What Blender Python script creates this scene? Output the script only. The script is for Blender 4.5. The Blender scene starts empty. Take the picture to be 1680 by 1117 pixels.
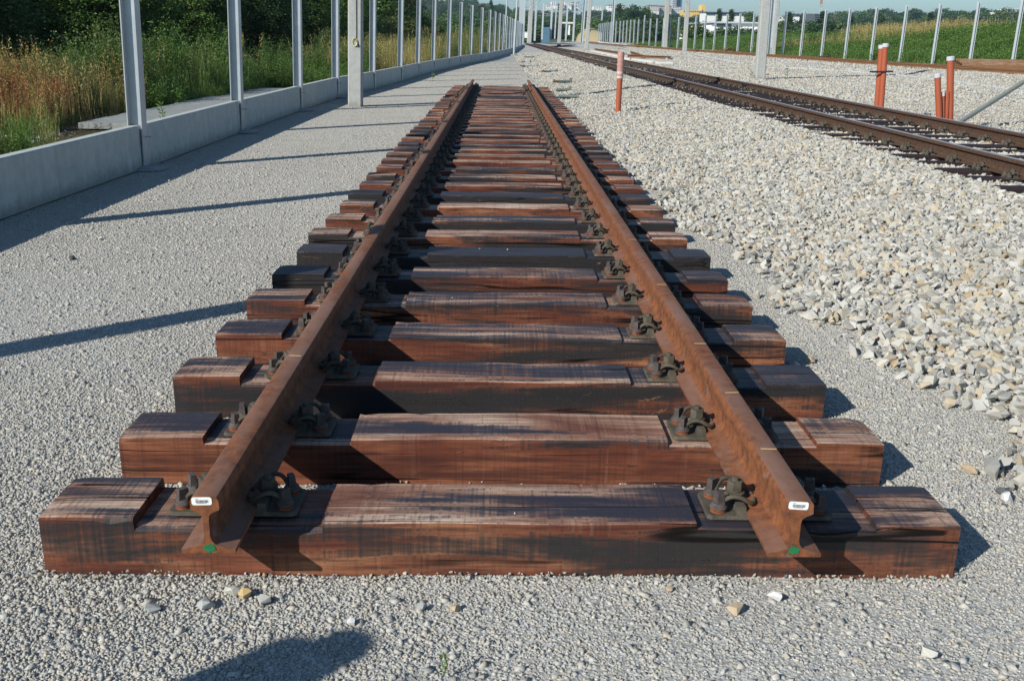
import bpy, bmesh, math, random
import numpy as np
from mathutils import Vector, Matrix
R = math.radians
random.seed(7)
rng = np.random.default_rng(7)
sc = bpy.context.scene
COL = sc.collection

# ------------------------------------------------------------------ camera
F, CX, CY, CAMH = 1590.0, 840.0, 558.5, 1.47
ROLL, PITCH, YAW = R(0.85), R(17.3635), R(0.9071)
cd = bpy.data.cameras.new('camera'); cam = bpy.data.objects.new('camera', cd); COL.objects.link(cam)
fw = Vector((math.sin(YAW)*math.cos(PITCH), math.cos(YAW)*math.cos(PITCH), -math.sin(PITCH)))
rt0 = Vector((math.cos(YAW), -math.sin(YAW), 0)); up0 = rt0.cross(fw)
rt = rt0*math.cos(ROLL)+up0*math.sin(ROLL); up = up0*math.cos(ROLL)-rt0*math.sin(ROLL)
cam.matrix_world = Matrix(((rt.x, up.x, -fw.x, 0), (rt.y, up.y, -fw.y, 0), (rt.z, up.z, -fw.z, CAMH), (0, 0, 0, 1)))
cd.sensor_width = 36; cd.lens = 36*F/1680; cd.clip_start = 0.05; cd.clip_end = 20000
sc.camera = cam

# ------------------------------------------------------------------ light
SUN_EL, SUN_AZ = 31.0, 228.0          # the sun stands behind the camera, to the left
w = bpy.data.worlds.new('World'); sc.world = w; w.use_nodes = True
nt = w.node_tree; bg = nt.nodes['Background']
sky = nt.nodes.new('ShaderNodeTexSky'); sky.sky_type = 'NISHITA'; sky.sun_disc = False
sky.sun_elevation = R(SUN_EL); sky.sun_rotation = R(SUN_AZ)
sky.altitude = 200; sky.air_density = 1.0; sky.dust_density = 0.15; sky.ozone_density = 3.5
tn = nt.nodes.new('ShaderNodeMix'); tn.data_type = 'RGBA'; tn.blend_type = 'MULTIPLY'; tn.inputs[0].default_value = 1.0; tn.inputs[7].default_value = (.87, 1.03, 1.03, 1)
nt.links.new(sky.outputs[0], tn.inputs[6]); nt.links.new(tn.outputs[2], bg.inputs[0]); bg.inputs[1].default_value = 0.085
sd = bpy.data.lights.new('sun', 'SUN'); sun = bpy.data.objects.new('sun', sd); COL.objects.link(sun)
sd.energy = 4.7; sd.angle = R(0.53); sd.color = (1.0, 0.965, 0.87)
az = R(SUN_AZ-180); el = R(SUN_EL)
d = Vector((math.sin(az)*math.cos(el), math.cos(az)*math.cos(el), -math.sin(el)))
sun.rotation_euler = d.to_track_quat('-Z', 'Y').to_euler(); sun.location = (-30, -30, 40)
sc.view_settings.view_transform = 'Standard'; sc.view_settings.look = 'None'
sc.view_settings.exposure = 0.25; sc.view_settings.gamma = 1.0; sc.view_settings.use_curve_mapping = False

# ------------------------------------------------------------------ survey: from a bearing to a place at a known distance
def ray(u, v):
    x = u-CX; y = v-CY; c = math.cos(ROLL); s = math.sin(ROLL)
    u, v = x*c+y*s, -x*s+y*c
    dr = rt0*(u/F)+up0*(-v/F)+fw
    return dr
def at_z(u, v, z=0.0):
    r = ray(u, v); t = (z-CAMH)/r.z
    return r.x*t, r.y*t
def at_y(u, v, y):
    r = ray(u, v); t = y/r.y
    return r.x*t, CAMH+r.z*t

# ------------------------------------------------------------------ materials
def nodes(name):
    m = bpy.data.materials.new(name); m.use_nodes = True
    nt = m.node_tree; return m, nt, nt.nodes['Principled BSDF']
class G:
    def __init__(s, name):
        s.m, s.nt, s.b = nodes(name); s.N = s.nt.nodes; s.L = s.nt.links
    def new(s, t, **k):
        n = s.N.new(t)
        for a, v in k.items(): setattr(n, a, v)
        return n
    def sock(s, inp, v):
        if isinstance(v, bpy.types.NodeSocket): s.L.new(v, inp)
        else: inp.default_value = v
    def coord(s, kind='Object'):
        return s.new('ShaderNodeTexCoord').outputs[kind]
    def mapv(s, vec, scale, loc=(0, 0, 0)):
        n = s.new('ShaderNodeMapping'); s.L.new(vec, n.inputs[0]); n.inputs['Scale'].default_value = scale; n.inputs['Location'].default_value = loc
        return n.outputs[0]
    def noise(s, vec, scale=5, detail=4, rough=.55, dist=0.0):
        n = s.new('ShaderNodeTexNoise'); s.L.new(vec, n.inputs['Vector'])
        n.inputs['Scale'].default_value = scale; n.inputs['Detail'].default_value = detail
        n.inputs['Roughness'].default_value = rough; n.inputs['Distortion'].default_value = dist
        return n.outputs['Fac']
    def vor(s, vec, scale, out='Distance', feature='F1', rnd=1.0):
        n = s.new('ShaderNodeTexVoronoi', feature=feature); s.L.new(vec, n.inputs['Vector']); n.inputs['Scale'].default_value = scale
        n.inputs['Randomness'].default_value = rnd
        return n.outputs[out]
    def ramp(s, fac, stops, interp='LINEAR'):
        n = s.new('ShaderNodeValToRGB'); s.sock(n.inputs[0], fac); e = n.color_ramp.elements; n.color_ramp.interpolation = interp
        while len(e) < len(stops): e.new(0.5)
        for i, (p, c) in enumerate(stops):
            e[i].position = p; e[i].color = (c, c, c, 1) if isinstance(c, (int, float)) else (*c, 1)
        return n.outputs[0]
    def mix(s, f, a, b, mode='MIX'):
        n = s.new('ShaderNodeMix', data_type='RGBA', blend_type=mode)
        s.sock(n.inputs[0], f)
        for i, v in ((6, a), (7, b)):
            if isinstance(v, bpy.types.NodeSocket): s.L.new(v, n.inputs[i])
            else: n.inputs[i].default_value = (*v, 1) if len(v) == 3 else v
        return n.outputs[2]
    def math(s, op, a, b=0.0, clamp=False):
        n = s.new('ShaderNodeMath', operation=op, use_clamp=clamp); s.sock(n.inputs[0], a); s.sock(n.inputs[1], b); return n.outputs[0]
    def add(s, v, o):
        n = s.new('ShaderNodeVectorMath', operation='ADD'); s.L.new(v, n.inputs[0]); s.L.new(o, n.inputs[1]); return n.outputs[0]
    def rnd_offset(s, vec, amt=37.0):
        oi = s.new('ShaderNodeObjectInfo').outputs['Random']; mm = s.math('MULTIPLY', oi, amt)
        c = s.new('ShaderNodeCombineXYZ')
        for i in range(3): s.L.new(mm, c.inputs[i])
        return s.add(vec, c.outputs[0])
    def bump(s, h, strength=.3, dist=.01, normal=None):
        n = s.new('ShaderNodeBump'); n.inputs['Strength'].default_value = strength; n.inputs['Distance'].default_value = dist
        s.L.new(h, n.inputs['Height'])
        if normal is not None: s.L.new(normal, n.inputs['Normal'])
        return n.outputs[0]
    def out(s, col=None, rough=None, metal=None, normal=None, spec=None):
        if col is not None: s.sock(s.b.inputs['Base Color'], col if isinstance(col, bpy.types.NodeSocket) else (*col, 1))
        if rough is not None: s.sock(s.b.inputs['Roughness'], rough)
        if metal is not None: s.sock(s.b.inputs['Metallic'], metal)
        if spec is not None: s.sock(s.b.inputs['Specular IOR Level'], spec)
        if normal is not None: s.L.new(normal, s.b.inputs['Normal'])
        return s.m
    def normal_z(s, kind='Normal'):
        n = s.new('ShaderNodeTexCoord').outputs['Normal']; sp = s.new('ShaderNodeSeparateXYZ'); s.L.new(n, sp.inputs[0]); return sp.outputs
M = {}

def speckled(name, base, var=.25, rough=.8, scale=12, bump=.2, bdist=.004, metal=0.0, tint=None):
    g = G(name); v = g.coord(); a = g.noise(v, scale, 5); b = g.noise(v, scale*.12, 3)
    lo = tuple(c*(1-var) for c in base); hi = tuple(min(1, c*(1+var)) for c in base)
    c = g.ramp(a, [(.3, lo), (.7, hi)]); c2 = g.ramp(b, [(.3, tint or lo), (.7, hi)])
    col = g.mix(.45, c, c2)
    M[name] = g.out(col, rough, metal, g.bump(a, bump, bdist)); return M[name]

def m_wood(name, dark=False):
    g = G(name); v0 = g.coord(); v = g.rnd_offset(v0)
    tar = g.new('ShaderNodeAttribute', attribute_type='OBJECT', attribute_name='tar').outputs['Fac']
    nz = g.normal_z()
    grain = g.noise(g.mapv(v, (2.2, 45, 45)), 1, 6, .62, .25)
    fine = g.noise(g.mapv(v, (9, 190, 190)), 1, 3, .6)
    broad = g.noise(g.mapv(v, (1.3, 5, 6)), 1, 4, .55, .6)
    saw = g.noise(g.mapv(v, (95, 2.0, 2.0)), 1, 2, .5)
    saw2 = g.noise(g.mapv(v, (14, .8, .8)), 1, 3, .6)
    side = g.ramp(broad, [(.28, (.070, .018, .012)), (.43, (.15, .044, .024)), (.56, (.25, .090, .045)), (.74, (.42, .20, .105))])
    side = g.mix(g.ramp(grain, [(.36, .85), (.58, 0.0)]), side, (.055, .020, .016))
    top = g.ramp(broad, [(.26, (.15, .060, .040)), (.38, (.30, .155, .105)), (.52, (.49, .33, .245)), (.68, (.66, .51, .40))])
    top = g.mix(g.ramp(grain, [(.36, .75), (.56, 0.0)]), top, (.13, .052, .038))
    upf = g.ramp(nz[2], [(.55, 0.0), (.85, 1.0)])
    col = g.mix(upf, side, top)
    col = g.mix(g.math('MULTIPLY', g.ramp(saw, [(.34, .45), (.5, 0.0)]), g.ramp(saw2, [(.4, .3), (.6, 1.0)])), col, (.05, .022, .018))
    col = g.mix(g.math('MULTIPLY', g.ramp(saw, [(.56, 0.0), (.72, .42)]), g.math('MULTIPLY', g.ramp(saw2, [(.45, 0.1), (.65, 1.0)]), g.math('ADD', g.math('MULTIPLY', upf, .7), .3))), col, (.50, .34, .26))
    col = g.mix(g.ramp(fine, [(.35, .35), (.5, 0.0)]), col, (.05, .02, .015))
    # creosote: soaked streaks along the grain
    st = g.noise(g.mapv(v, (.75, 6.5, 6.5), (3.3, 1.7, 9.1)), 1, 8, .62, .4)
    st = g.math('ADD', st, g.math('MULTIPLY', g.math('SUBTRACT', grain, .5), .30))
    st = g.math('ADD', st, g.math('MULTIPLY', g.math('SUBTRACT', saw, .5), .15))
    lim = g.math('ADD', g.math('MULTIPLY', g.math('SUBTRACT', tar, .5), .42), .012)
    s1 = g.math('ADD', st, lim)
    mask = g.ramp(s1, [(.480, 0.0), (.515, .66), (.575, .96)])
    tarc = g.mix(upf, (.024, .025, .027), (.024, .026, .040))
    col = g.mix(mask, col, tarc)
    # long drying cracks
    ck = g.noise(g.mapv(v, (.22, 11, 11), (8, 4, 2)), 1, 2, .4, .05); cgate = g.ramp(g.noise(g.mapv(v, (1.1, 3, 3), (1, 7, 3)), 1, 2), [(.47, 0.0), (.53, 1.0)])
    ckd = g.math('ABSOLUTE', g.math('SUBTRACT', ck, .5))
    cm = g.math('MULTIPLY', g.ramp(ckd, [(.006, 1.0), (.014, 0.0)]), cgate)
    col = g.mix(cm, col, (.006, .004, .003))
    # tar beads
    bv = g.vor(g.mapv(v, (1, 1, 1)), 150, 'Distance')
    bead = g.ramp(bv, [(.18, 1.0), (.36, 0.0)])
    beadm = g.math('MULTIPLY', bead, g.ramp(s1, [(.62, 0.0), (.70, 1.0)]))
    rough = g.mix(mask, (.85,)*3, g.mix(upf, (.40,)*3, (.52,)*3)); g.b.inputs['Specular IOR Level'].default_value = .22
    rough = g.mix(beadm, rough, (.07,)*3)
    h = g.math('ADD', g.math('MULTIPLY', grain, .6), g.math('MULTIPLY', saw, .35))
    h = g.math('SUBTRACT', h, g.math('MULTIPLY', cm, 2.5))
    kn = g.noise(g.mapv(v, (3.5, 14, 14), (5, 5, 5)), 1, 6, .7, 1.5); col = g.mix(g.ramp(kn, [(.66, 0.0), (.70, .7)]), col, (.30, .16, .075)); h = g.math('ADD', h, g.math('MULTIPLY', g.ramp(kn, [(.64, 0.0), (.72, 1.0)]), 1.2))
    n1 = g.bump(h, .7, .003)
    n2 = g.bump(beadm, 1.0, .006, n1)
    if dark:
        col = g.mix(.72, col, (.030, .018, .020)); rough = .85
    M[name] = g.out(col, rough, 0.0, n2); return M[name]
m_wood('creosoted_wood'); m_wood('dark_wood', True)

def m_rust(name, a, b, c, shine=False, topc=None):
    g = G(name); v0 = g.coord(); v = g.rnd_offset(v0)
    n1 = g.noise(v, 26, 8, .65); n2 = g.noise(g.mapv(v, (1, .05, 1)), 16, 3, .5, .1); n3 = g.noise(v, 260, 3)
    col = g.ramp(n1, [(.32, a), (.5, b), (.7, c)])
    col = g.mix(g.ramp(n2, [(.42, 0.0), (.62, .22)]), col, a)
    col = g.mix(g.ramp(n3, [(.3, .35), (.55, 0.0)]), col, tuple(x*.4 for x in a))
    nz = g.normal_z()
    rough = .82; metal = 0.0
    if topc:
        sc_ = g.noise(v, 11, 7, .7); col = g.mix(g.ramp(sc_, [(.60, 0.0), (.66, .55)]), col, (.20, .155, .14)); col = g.mix(g.ramp(g.noise(v, 70, 5, .7), [(.58, 0.0), (.68, .6)]), col, (.07, .025, .012))
        nn = g.noise(g.mapv(v, (1, .3, 1)), 7, 6, .65)
        tm = g.math('MULTIPLY', g.ramp(nz[2], [(.6, 0.0), (.9, 1.0)]), g.ramp(nn, [(.40, .05), (.62, .9)]))
        col = g.mix(tm, col, topc)
    if shine:
        sp = g.new('ShaderNodeSeparateXYZ'); g.L.new(v0, sp.inputs[0])
        tm = g.ramp(g.math('MULTIPLY', sp.outputs[2], 1.0), [(.1606, 0.0), (.1622, 1.0)])
        col = g.mix(tm, col, (.30, .31, .33)); rough = g.mix(tm, (.8,)*3, (.30,)*3)
    M[name] = g.out(col, rough, metal, g.bump(n1, .35, .0012, g.bump(n3, .3, .0006))); return M[name]
m_rust('rail_rust', (.085, .030, .014), (.205, .066, .022), (.30, .108, .034), topc=(.21, .115, .085))
m_rust('old_rail', (.048, .024, .014), (.088, .044, .025), (.125, .066, .038), shine=True)
m_rust('yard_rust', (.10, .045, .018), (.22, .10, .04), (.32, .17, .07), topc=(.34, .27, .19))
m_rust('fastening_steel', (.048, .040, .030), (.085, .072, .052), (.14, .12, .085))
m_rust('washer_rust', (.09, .028, .014), (.22, .065, .026), (.28, .09, .04))
m_rust('screw_steel', (.04, .028, .024), (.075, .062, .058), (.12, .10, .09))
speckled('galvanised', (.40, .44, .475), .16, .48, 5, .05, .001, .35)
speckled('galvanised_pale', (.47, .51, .54), .10, .5, 5, .05, .001, .2)
speckled('channel_steel', (.16, .19, .17), .3, .6, 14, .1, .001, .2)
speckled('white_paint', (.80, .81, .80), .06, .6, 6, .05, .001)
speckled('grey_plastic', (.52, .55, .58), .06, .45, 6, .02, .001)
speckled('grey_pole', (.27, .28, .24), .12, .6, 6, .05, .001)
speckled('green_paint', (.014, .15, .055), .2, .5, 120, .3, .0006)
speckled('dark_paint', (.02, .02, .022), .2, .5, 30, .1, .001)
speckled('yellow_chalk', (.62, .40, .16), .15, .9, 60, .1, .001)
speckled('yellow_cable', (.62, .58, .22), .1, .5, 30, .1, .001)
speckled('black_rubber', (.015, .018, .022), .2, .5, 30, .1, .001)
speckled('clinker', (.26, .16, .12), .2, .9, 30, .1, .001)
speckled('creme_wall', (.66, .64, .60), .06, .85, .3, .02, .01)
speckled('white_wall', (.80, .80, .78), .05, .85, .3, .02, .01)
speckled('pink_wall', (.60, .47, .42), .06, .85, .3, .02, .01)
speckled('yellow_wall', (.72, .50, .16), .08, .85, .3, .02, .01)
speckled('blue_metal', (.10, .20, .28), .08, .4, .3, .02, .01, .2)
speckled('tower_glass', (.12, .22, .36), .08, .3, .3, .02, .01, .3)
speckled('red_tile', (.38, .14, .09), .15, .85, 1, .02, .01)
speckled('dark_roof', (.10, .11, .13), .15, .7, 1, .02, .01)
speckled('window_glass', (.05, .07, .10), .2, .2, 1, .0, .01)
speckled('soil', (.13, .10, .06), .4, .95, 9, .5, .02, tint=(.07, .08, .03))
speckled('sand', (.36, .29, .17), .3, .95, .5, .5, .2, tint=(.14, .16, .06))
speckled('bark', (.07, .055, .04), .3, .9, 20, .5, .01)

def m_concrete(name, base, streak=.5):
    g = G(name); v = g.rnd_offset(g.coord())
    a = g.noise(v, 9, 7, .65); b = g.noise(g.mapv(v, (5, 5, .7)), 1.3, 5, .6, .4); c = g.vor(v, 55, 'Distance'); f = g.noise(v, 300, 2)
    col = g.ramp(a, [(.3, tuple(x*.86 for x in base)), (.7, tuple(min(1, x*1.10) for x in base))])
    col = g.mix(g.ramp(b, [(.45, 0.0), (.75, streak)]), col, tuple(x*.62 for x in base))
    col = g.mix(g.ramp(c, [(.04, .5), (.10, 0.0)]), col, tuple(x*.45 for x in base))
    sp = g.new('ShaderNodeSeparateXYZ'); g.L.new(g.coord(), sp.inputs[0])
    zz = g.math('ADD', sp.outputs[2], g.math('MULTIPLY', g.math('SUBTRACT', a, .5), .22))
    col = g.mix(g.ramp(zz, [(.02, .55), (.13, 0.0)]), col, (.20, .185, .15))
    M[name] = g.out(col, .88, 0.0, g.bump(a, .25, .003, g.bump(f, .25, .0008)))
m_concrete('panel_concrete', (.47, .49, .47), .5); m_concrete('mast_concrete', (.40, .405, .39), .35); m_concrete('slab_concrete', (.34, .37, .38), .5)

def m_pipe(name, base):
    g = G(name); v = g.coord(); a = g.noise(g.mapv(v, (1, 1, .2)), 14, 5, .6)
    nd = g.noise(v, 120, 2)
    col = g.ramp(a, [(.3, tuple(x*.85 for x in base)), (.7, base)])
    M[name] = g.out(col, .5, 0, g.bump(nd, .05, .001))
m_pipe('orange_plastic', (.40, .095, .042)); m_pipe('faded_sleeve', (.50, .27, .22)); m_pipe('pale_sleeve', (.66, .52, .50))

# stone materials
STONE_COLS = [(.0, (.30, .305, .30)), (.14, (.43, .425, .41)), (.30, (.52, .50, .47)), (.46, (.60, .595, .565)), (.62, (.47, .48, .48)), (.76, (.56, .515, .43)),
              (.86, (.54, .455, .33)), (.92, (.46, .34, .20)), (.945, (.23, .245, .24)), (.97, (.15, .17, .175)), (1.0, (.62, .60, .57))]
def m_stone(name, island, gain=1.0, stops=STONE_COLS, scale=90):
    g = G(name); v = g.coord()
    gain_ = (gain*1.015, gain*1.0, gain*.965); r = g.new('ShaderNodeNewGeometry').outputs['Random Per Island'] if island else g.new('ShaderNodeObjectInfo').outputs['Random']
    base = g.ramp(r, [(p, tuple(x*q for x, q in zip(c, gain_))) for p, c in stops])
    if not island: v = g.rnd_offset(v)
    a = g.noise(v, scale, 5, .7); b = g.noise(v, scale*.16, 3, .6)
    col = g.mix(g.ramp(a, [(.38, .42), (.56, 0.0)]), base, (.12*gain, .12*gain, .12*gain))
    col = g.mix(g.ramp(a, [(.56, 0.0), (.70, .35)]), col, (.74*gain, .72*gain, .68*gain))
    col = g.mix(g.ramp(b, [(.50, 0.0), (.68, .40)]), col, (.50*gain, .385*gain, .24*gain))
    pos = g.new('ShaderNodeNewGeometry').outputs['Position']; bn = g.noise(pos, 1.1, 5, .65)
    if island: col = g.mix(g.ramp(bn, [(.35, .28), (.52, 0.0)]), col, (.26, .25, .225)); col = g.mix(.25, col, (.42, .41, .385))
    M[name] = g.out(col, .82, 0.0, g.bump(a, .35, .003))
m_stone('ballast_stone', False, .95, scale=110)
GR = [(.0, (.245, .25, .245)), (.2, (.36, .355, .34)), (.45, (.44, .43, .405)), (.62, (.50, .485, .455)), (.76, (.40, .405, .405)), (.86, (.47, .41, .32)), (.92, (.20, .205, .205)), (.96, (.60, .59, .57)), (1, (.33, .27, .20))]
m_stone('gravel_chip', True, 1.12, GR, scale=160)
m_stone('loose_stone', False, 1.0, scale=60)

def m_ground(name, cols, cell, cell2, bs=.5, bd=.01):
    g = G(name); v = g.coord()
    n = g.new('ShaderNodeTexVoronoi'); g.L.new(v, n.inputs['Vector']); n.inputs['Scale'].default_value = cell
    sp = g.new('ShaderNodeSeparateColor'); g.L.new(n.outputs['Color'], sp.inputs[0])
    col = g.ramp(sp.outputs[0], cols)
    dist = n.outputs['Distance']
    col = g.mix(g.ramp(dist, [(.5, 0.0), (.85, .6)]), col, tuple(x*.35 for x in cols[0][1]))
    broad = g.noise(v, .7, 5, .6)
    col = g.mix(g.ramp(broad, [(.35, .35), (.6, 0.0)]), col, tuple(x*.8 for x in cols[1][1]))
    nz = g.noise(v, cell2, 5, .6)
    h = g.math('SUBTRACT', g.math('MULTIPLY', nz, .7), dist)
    M[name] = g.out(col, .9, 0, g.bump(h, bs, bd))
m_ground('fine_gravel', [(c[0], tuple(x*1.15 for x in c[1])) for c in GR], 95, 30, .5, .006)
m_ground('ballast_base', [(c[0], tuple(x*1.05 for x in c[1])) for c in STONE_COLS], 24, 9, .7, .025)

def m_leaf(name, lo, hi, trans=.3, brown=None):
    g = G(name); r = g.new('ShaderNodeNewGeometry').outputs['Random Per Island']
    v = g.coord(); big = g.noise(v, .9, 3)
    f = g.math('ADD', g.math('MULTIPLY', r, .6), g.math('MULTIPLY', big, .4))
    stops = [(.15, lo), (.75, hi)]
    if brown: stops += [(.9, brown)]
    col = g.ramp(f, stops)
    g.out(col, .5, 0, spec=.35)
    tb = g.new('ShaderNodeBsdfTranslucent'); g.L.new(col, tb.inputs[0])
    mx = g.new('ShaderNodeMixShader'); mx.inputs[0].default_value = trans
    g.L.new(g.b.outputs[0], mx.inputs[1]); g.L.new(tb.outputs[0], mx.inputs[2])
    g.L.new(mx.outputs[0], g.N['Material Output'].inputs[0]); M[name] = g.m
m_leaf('leaf_green', (.030, .070, .014), (.12, .21, .040))
m_leaf('leaf_dark', (.018, .045, .014), (.065, .13, .034))
m_leaf('leaf_olive', (.055, .085, .020), (.17, .21, .06), brown=(.20, .15, .06))
m_leaf('herb_green', (.05, .11, .020), (.15, .26, .05), .25)
m_leaf('dock_red', (.24, .070, .03), (.42, .17, .07), .2, brown=(.42, .30, .10))
m_leaf('dock_tan', (.20, .16, .045), (.42, .31, .10), .2, brown=(.36, .16, .07))
m_leaf('dry_grass', (.26, .21, .07), (.50, .40, .17), .2)
m_leaf('grass_blade', (.06, .12, .022), (.17, .26, .055), .25, brown=(.28, .27, .10))
def m_field(name, a, b, c, sc1=.05, sc2=.8):
    g = G(name); v = g.coord(); n1 = g.noise(v, sc1, 5, .6); n2 = g.noise(v, sc2, 6, .7)
    col = g.mix(.5, g.ramp(n1, [(.35, a), (.6, b)]), g.ramp(n2, [(.35, a), (.65, c)]))
    M[name] = g.out(col, .95, 0, g.bump(n2, .6, .3), spec=.1)
m_field('grass_bank', (.05, .10, .02), (.11, .18, .04), (.15, .20, .055), .12, 1.6)
m_field('far_field', (.07, .11, .035), (.15, .17, .06), (.10, .13, .045), .004, .05)
m_field('verge_soil', (.09, .075, .045), (.15, .12, .07), (.07, .09, .03), .5, 5)

# ------------------------------------------------------------------ helpers
def tag(o, label=None, cat=None, group=None, kind=None):
    if label: o['label'] = label
    if cat: o['category'] = cat
    if group: o['group'] = group
    if kind: o['kind'] = kind
    return o
def empty(name, loc=(0, 0, 0), rz=0.0):
    o = bpy.data.objects.new(name, None); COL.objects.link(o); o.location = loc; o.rotation_euler = (0, 0, rz); o.empty_display_size = .1
    return o
def mesh_from(name, V, Fc, mats, mi=None, smooth=False):
    me = bpy.data.meshes.new(name); me.from_pydata([tuple(map(float, p)) for p in V], [], [tuple(f) for f in Fc])
    for m in (mats if isinstance(mats, (list, tuple)) else [mats]): me.materials.append(M[m] if isinstance(m, str) else m)
    if mi is not None: me.polygons.foreach_set('material_index', mi)
    if smooth: me.polygons.foreach_set('use_smooth', [True]*len(me.polygons))
    me.update(); return me
def link(name, me, parent=None, loc=None, rot=None):
    o = bpy.data.objects.new(name, me); COL.objects.link(o)
    if parent: o.parent = parent
    if loc is not None: o.location = loc
    if rot is not None: o.rotation_euler = rot
    return o
class MB:
    """collects shapes; build() links them as one mesh object"""
    def __init__(s): s.V = []; s.F = []; s.I = []
    def _add(s, V, Fc, mi=0):
        n = len(s.V); s.V += [tuple(p) for p in V]; s.F += [tuple(i+n for i in f) for f in Fc]; s.I += [mi]*len(Fc); return s
    def box(s, c, size, rot=None, mi=0, taper=1.0):
        hx, hy, hz = [q/2 for q in size]; V = []
        for z in (-1, 1):
            t = taper if z > 0 else 1
            for x, y in ((-1, -1), (1, -1), (1, 1), (-1, 1)): V.append(Vector((x*hx*t, y*hy*t, z*hz)))
        if rot is not None: V = [rot @ p for p in V]
        V = [p+Vector(c) for p in V]
        return s._add(V, [(3, 2, 1, 0), (4, 5, 6, 7), (0, 1, 5, 4), (1, 2, 6, 5), (2, 3, 7, 6), (3, 0, 4, 7)], mi)
    def cyl(s, a, b, r0, r1=None, n=10, mi=0, caps=True, phase=0.0):
        a = Vector(a); b = Vector(b); r1 = r0 if r1 is None else r1; dz = (b-a).normalized()
        x = dz.orthogonal().normalized() if abs(dz.z) < .99 else Vector((1, 0, 0)); y = dz.cross(x)
        V = []
        for p, r in ((a, r0), (b, r1)):
            for i in range(n):
                t = 2*math.pi*i/n+phase; V.append(p+x*(r*math.cos(t))+y*(r*math.sin(t)))
        Fc = [(i, (i+1) % n, n+(i+1) % n, n+i) for i in range(n)]
        if caps: Fc += [tuple(reversed(range(n))), tuple(range(n, 2*n))]
        return s._add(V, Fc, mi)
    def tube(s, pts, r, n=8, mi=0):
        pts = [Vector(p) for p in pts]; V = []; ref = Vector((0, 0, 1))
        for i, p in enumerate(pts):
            t = (pts[min(i+1, len(pts)-1)]-pts[max(i-1, 0)]).normalized()
            x = t.cross(ref)
            if x.length < .05: x = t.cross(Vector((0, 1, 0)))
            x.normalize(); y = x.cross(t)
            rr = r if not isinstance(r, (list, tuple)) else r[i]
            for k in range(n):
                a = 2*math.pi*k/n; V.append(p+x*(rr*math.cos(a))+y*(rr*math.sin(a)))
        Fc = []
        for i in range(len(pts)-1):
            for k in range(n): Fc.append((i*n+k, i*n+(k+1) % n, (i+1)*n+(k+1) % n, (i+1)*n+k))
        Fc += [tuple(reversed(range(n))), tuple(range((len(pts)-1)*n, len(pts)*n))]
        return s._add(V, Fc, mi)
    def prism(s, poly, y0, y1, mi=0):        # polygon in x,z extruded along y
        n = len(poly); V = [(x, y0, z) for x, z in poly]+[(x, y1, z) for x, z in poly]
        return s._add(V, [(i, (i+1) % n, n+(i+1) % n, n+i) for i in range(n)]+[tuple(reversed(range(n))), tuple(range(n, 2*n))], mi)
    def mesh(s, name, mats, smooth=False):
        me = mesh_from(name, s.V, s.F, mats, s.I, smooth)
        bm = bmesh.new(); bm.from_mesh(me); bmesh.ops.recalc_face_normals(bm, faces=bm.faces); bm.to_mesh(me); bm.free()
        return me
    def build(s, name, mats, parent=None, loc=None, rot=None, smooth=False): return link(name, s.mesh(name, mats, smooth), parent, loc, rot)
def smooth_by_angle(me, ang=35):
    bm = bmesh.new(); bm.from_mesh(me)
    for f in bm.faces: f.smooth = True
    for e in bm.edges: e.smooth = not (len(e.link_faces) == 2 and e.calc_face_angle(0) > R(ang))
    bm.to_mesh(me); bm.free(); return me
def spline(pts, sub=4):
    P = [Vector(p) for p in pts]; out = []
    for i in range(len(P)-1):
        p0 = P[max(i-1, 0)]; p1 = P[i]; p2 = P[i+1]; p3 = P[min(i+2, len(P)-1)]
        for k in range(sub):
            t = k/sub
            out.append(.5*((2*p1)+(p2-p0)*t+(2*p0-5*p1+4*p2-p3)*t*t+(3*p1-p0-3*p2+p3)*t**3))
    out.append(P[-1]); return out

# ------------------------------------------------------------------ ground shapes
def lerp(x, xs, ys): return np.interp(x, xs, ys)
def toe(y): return lerp(y, [0, 3.2, 4.7, 5.9, 7.2, 9.6, 13.3, 21, 32, 52, 200], [2.05, 2.0, 1.98, 1.88, 1.78, 1.65, 1.50, 1.44, 1.38, 1.3, 1.3])
FX = ([53, 80, 100, 121, 142, 171, 208], [27, 23.8, 22, 20.6, 19.2, 18.8, 20]); FZ = ([53, 80, 100, 121, 142, 171, 208], [.15, .22, .36, .42, .5, .62, .75])
def fence_x(y): return np.where(y < 53, 27+(53-y)*.12, lerp(y, *FX))
def third_x(y): return np.where(y < 53, 21.4+(53-y)*.07, lerp(y, [53, 80, 100, 121, 142, 171, 208], [21.4, 19.6, 18.3, 17.2, 16.0, 15.6, 16.6]))
def bed_z(x, y):
    x = np.asarray(x, float); y = np.asarray(y, float); t = toe(y)
    lift = lerp(y, [60, 208], [0, .45])
    s = np.clip((x-t)/(4.3-t), 0, 1); z = -.03+.255*(s**.85)
    tx = third_x(y)
    z = z-.030*np.clip((x-4.40)/.12, 0, 1)*np.clip((7.1-x)/.12, 0, 1)
    z = np.where(x > 7.2, .225-.15*np.clip((x-7.2)/1.1, 0, 1), z)
    r = np.clip((x-(tx-3.2))/1.3, 0, 1); z = np.where(x > 8.4, .075+lift*np.clip((x-8.4)/6, 0, 1)+(.16)*r, z)
    z = z+.012*np.sin(x*3.1+y*1.3)*np.sin(y*2.3-x)+.01*np.sin(y*5.1+x*4)
    return z
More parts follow.
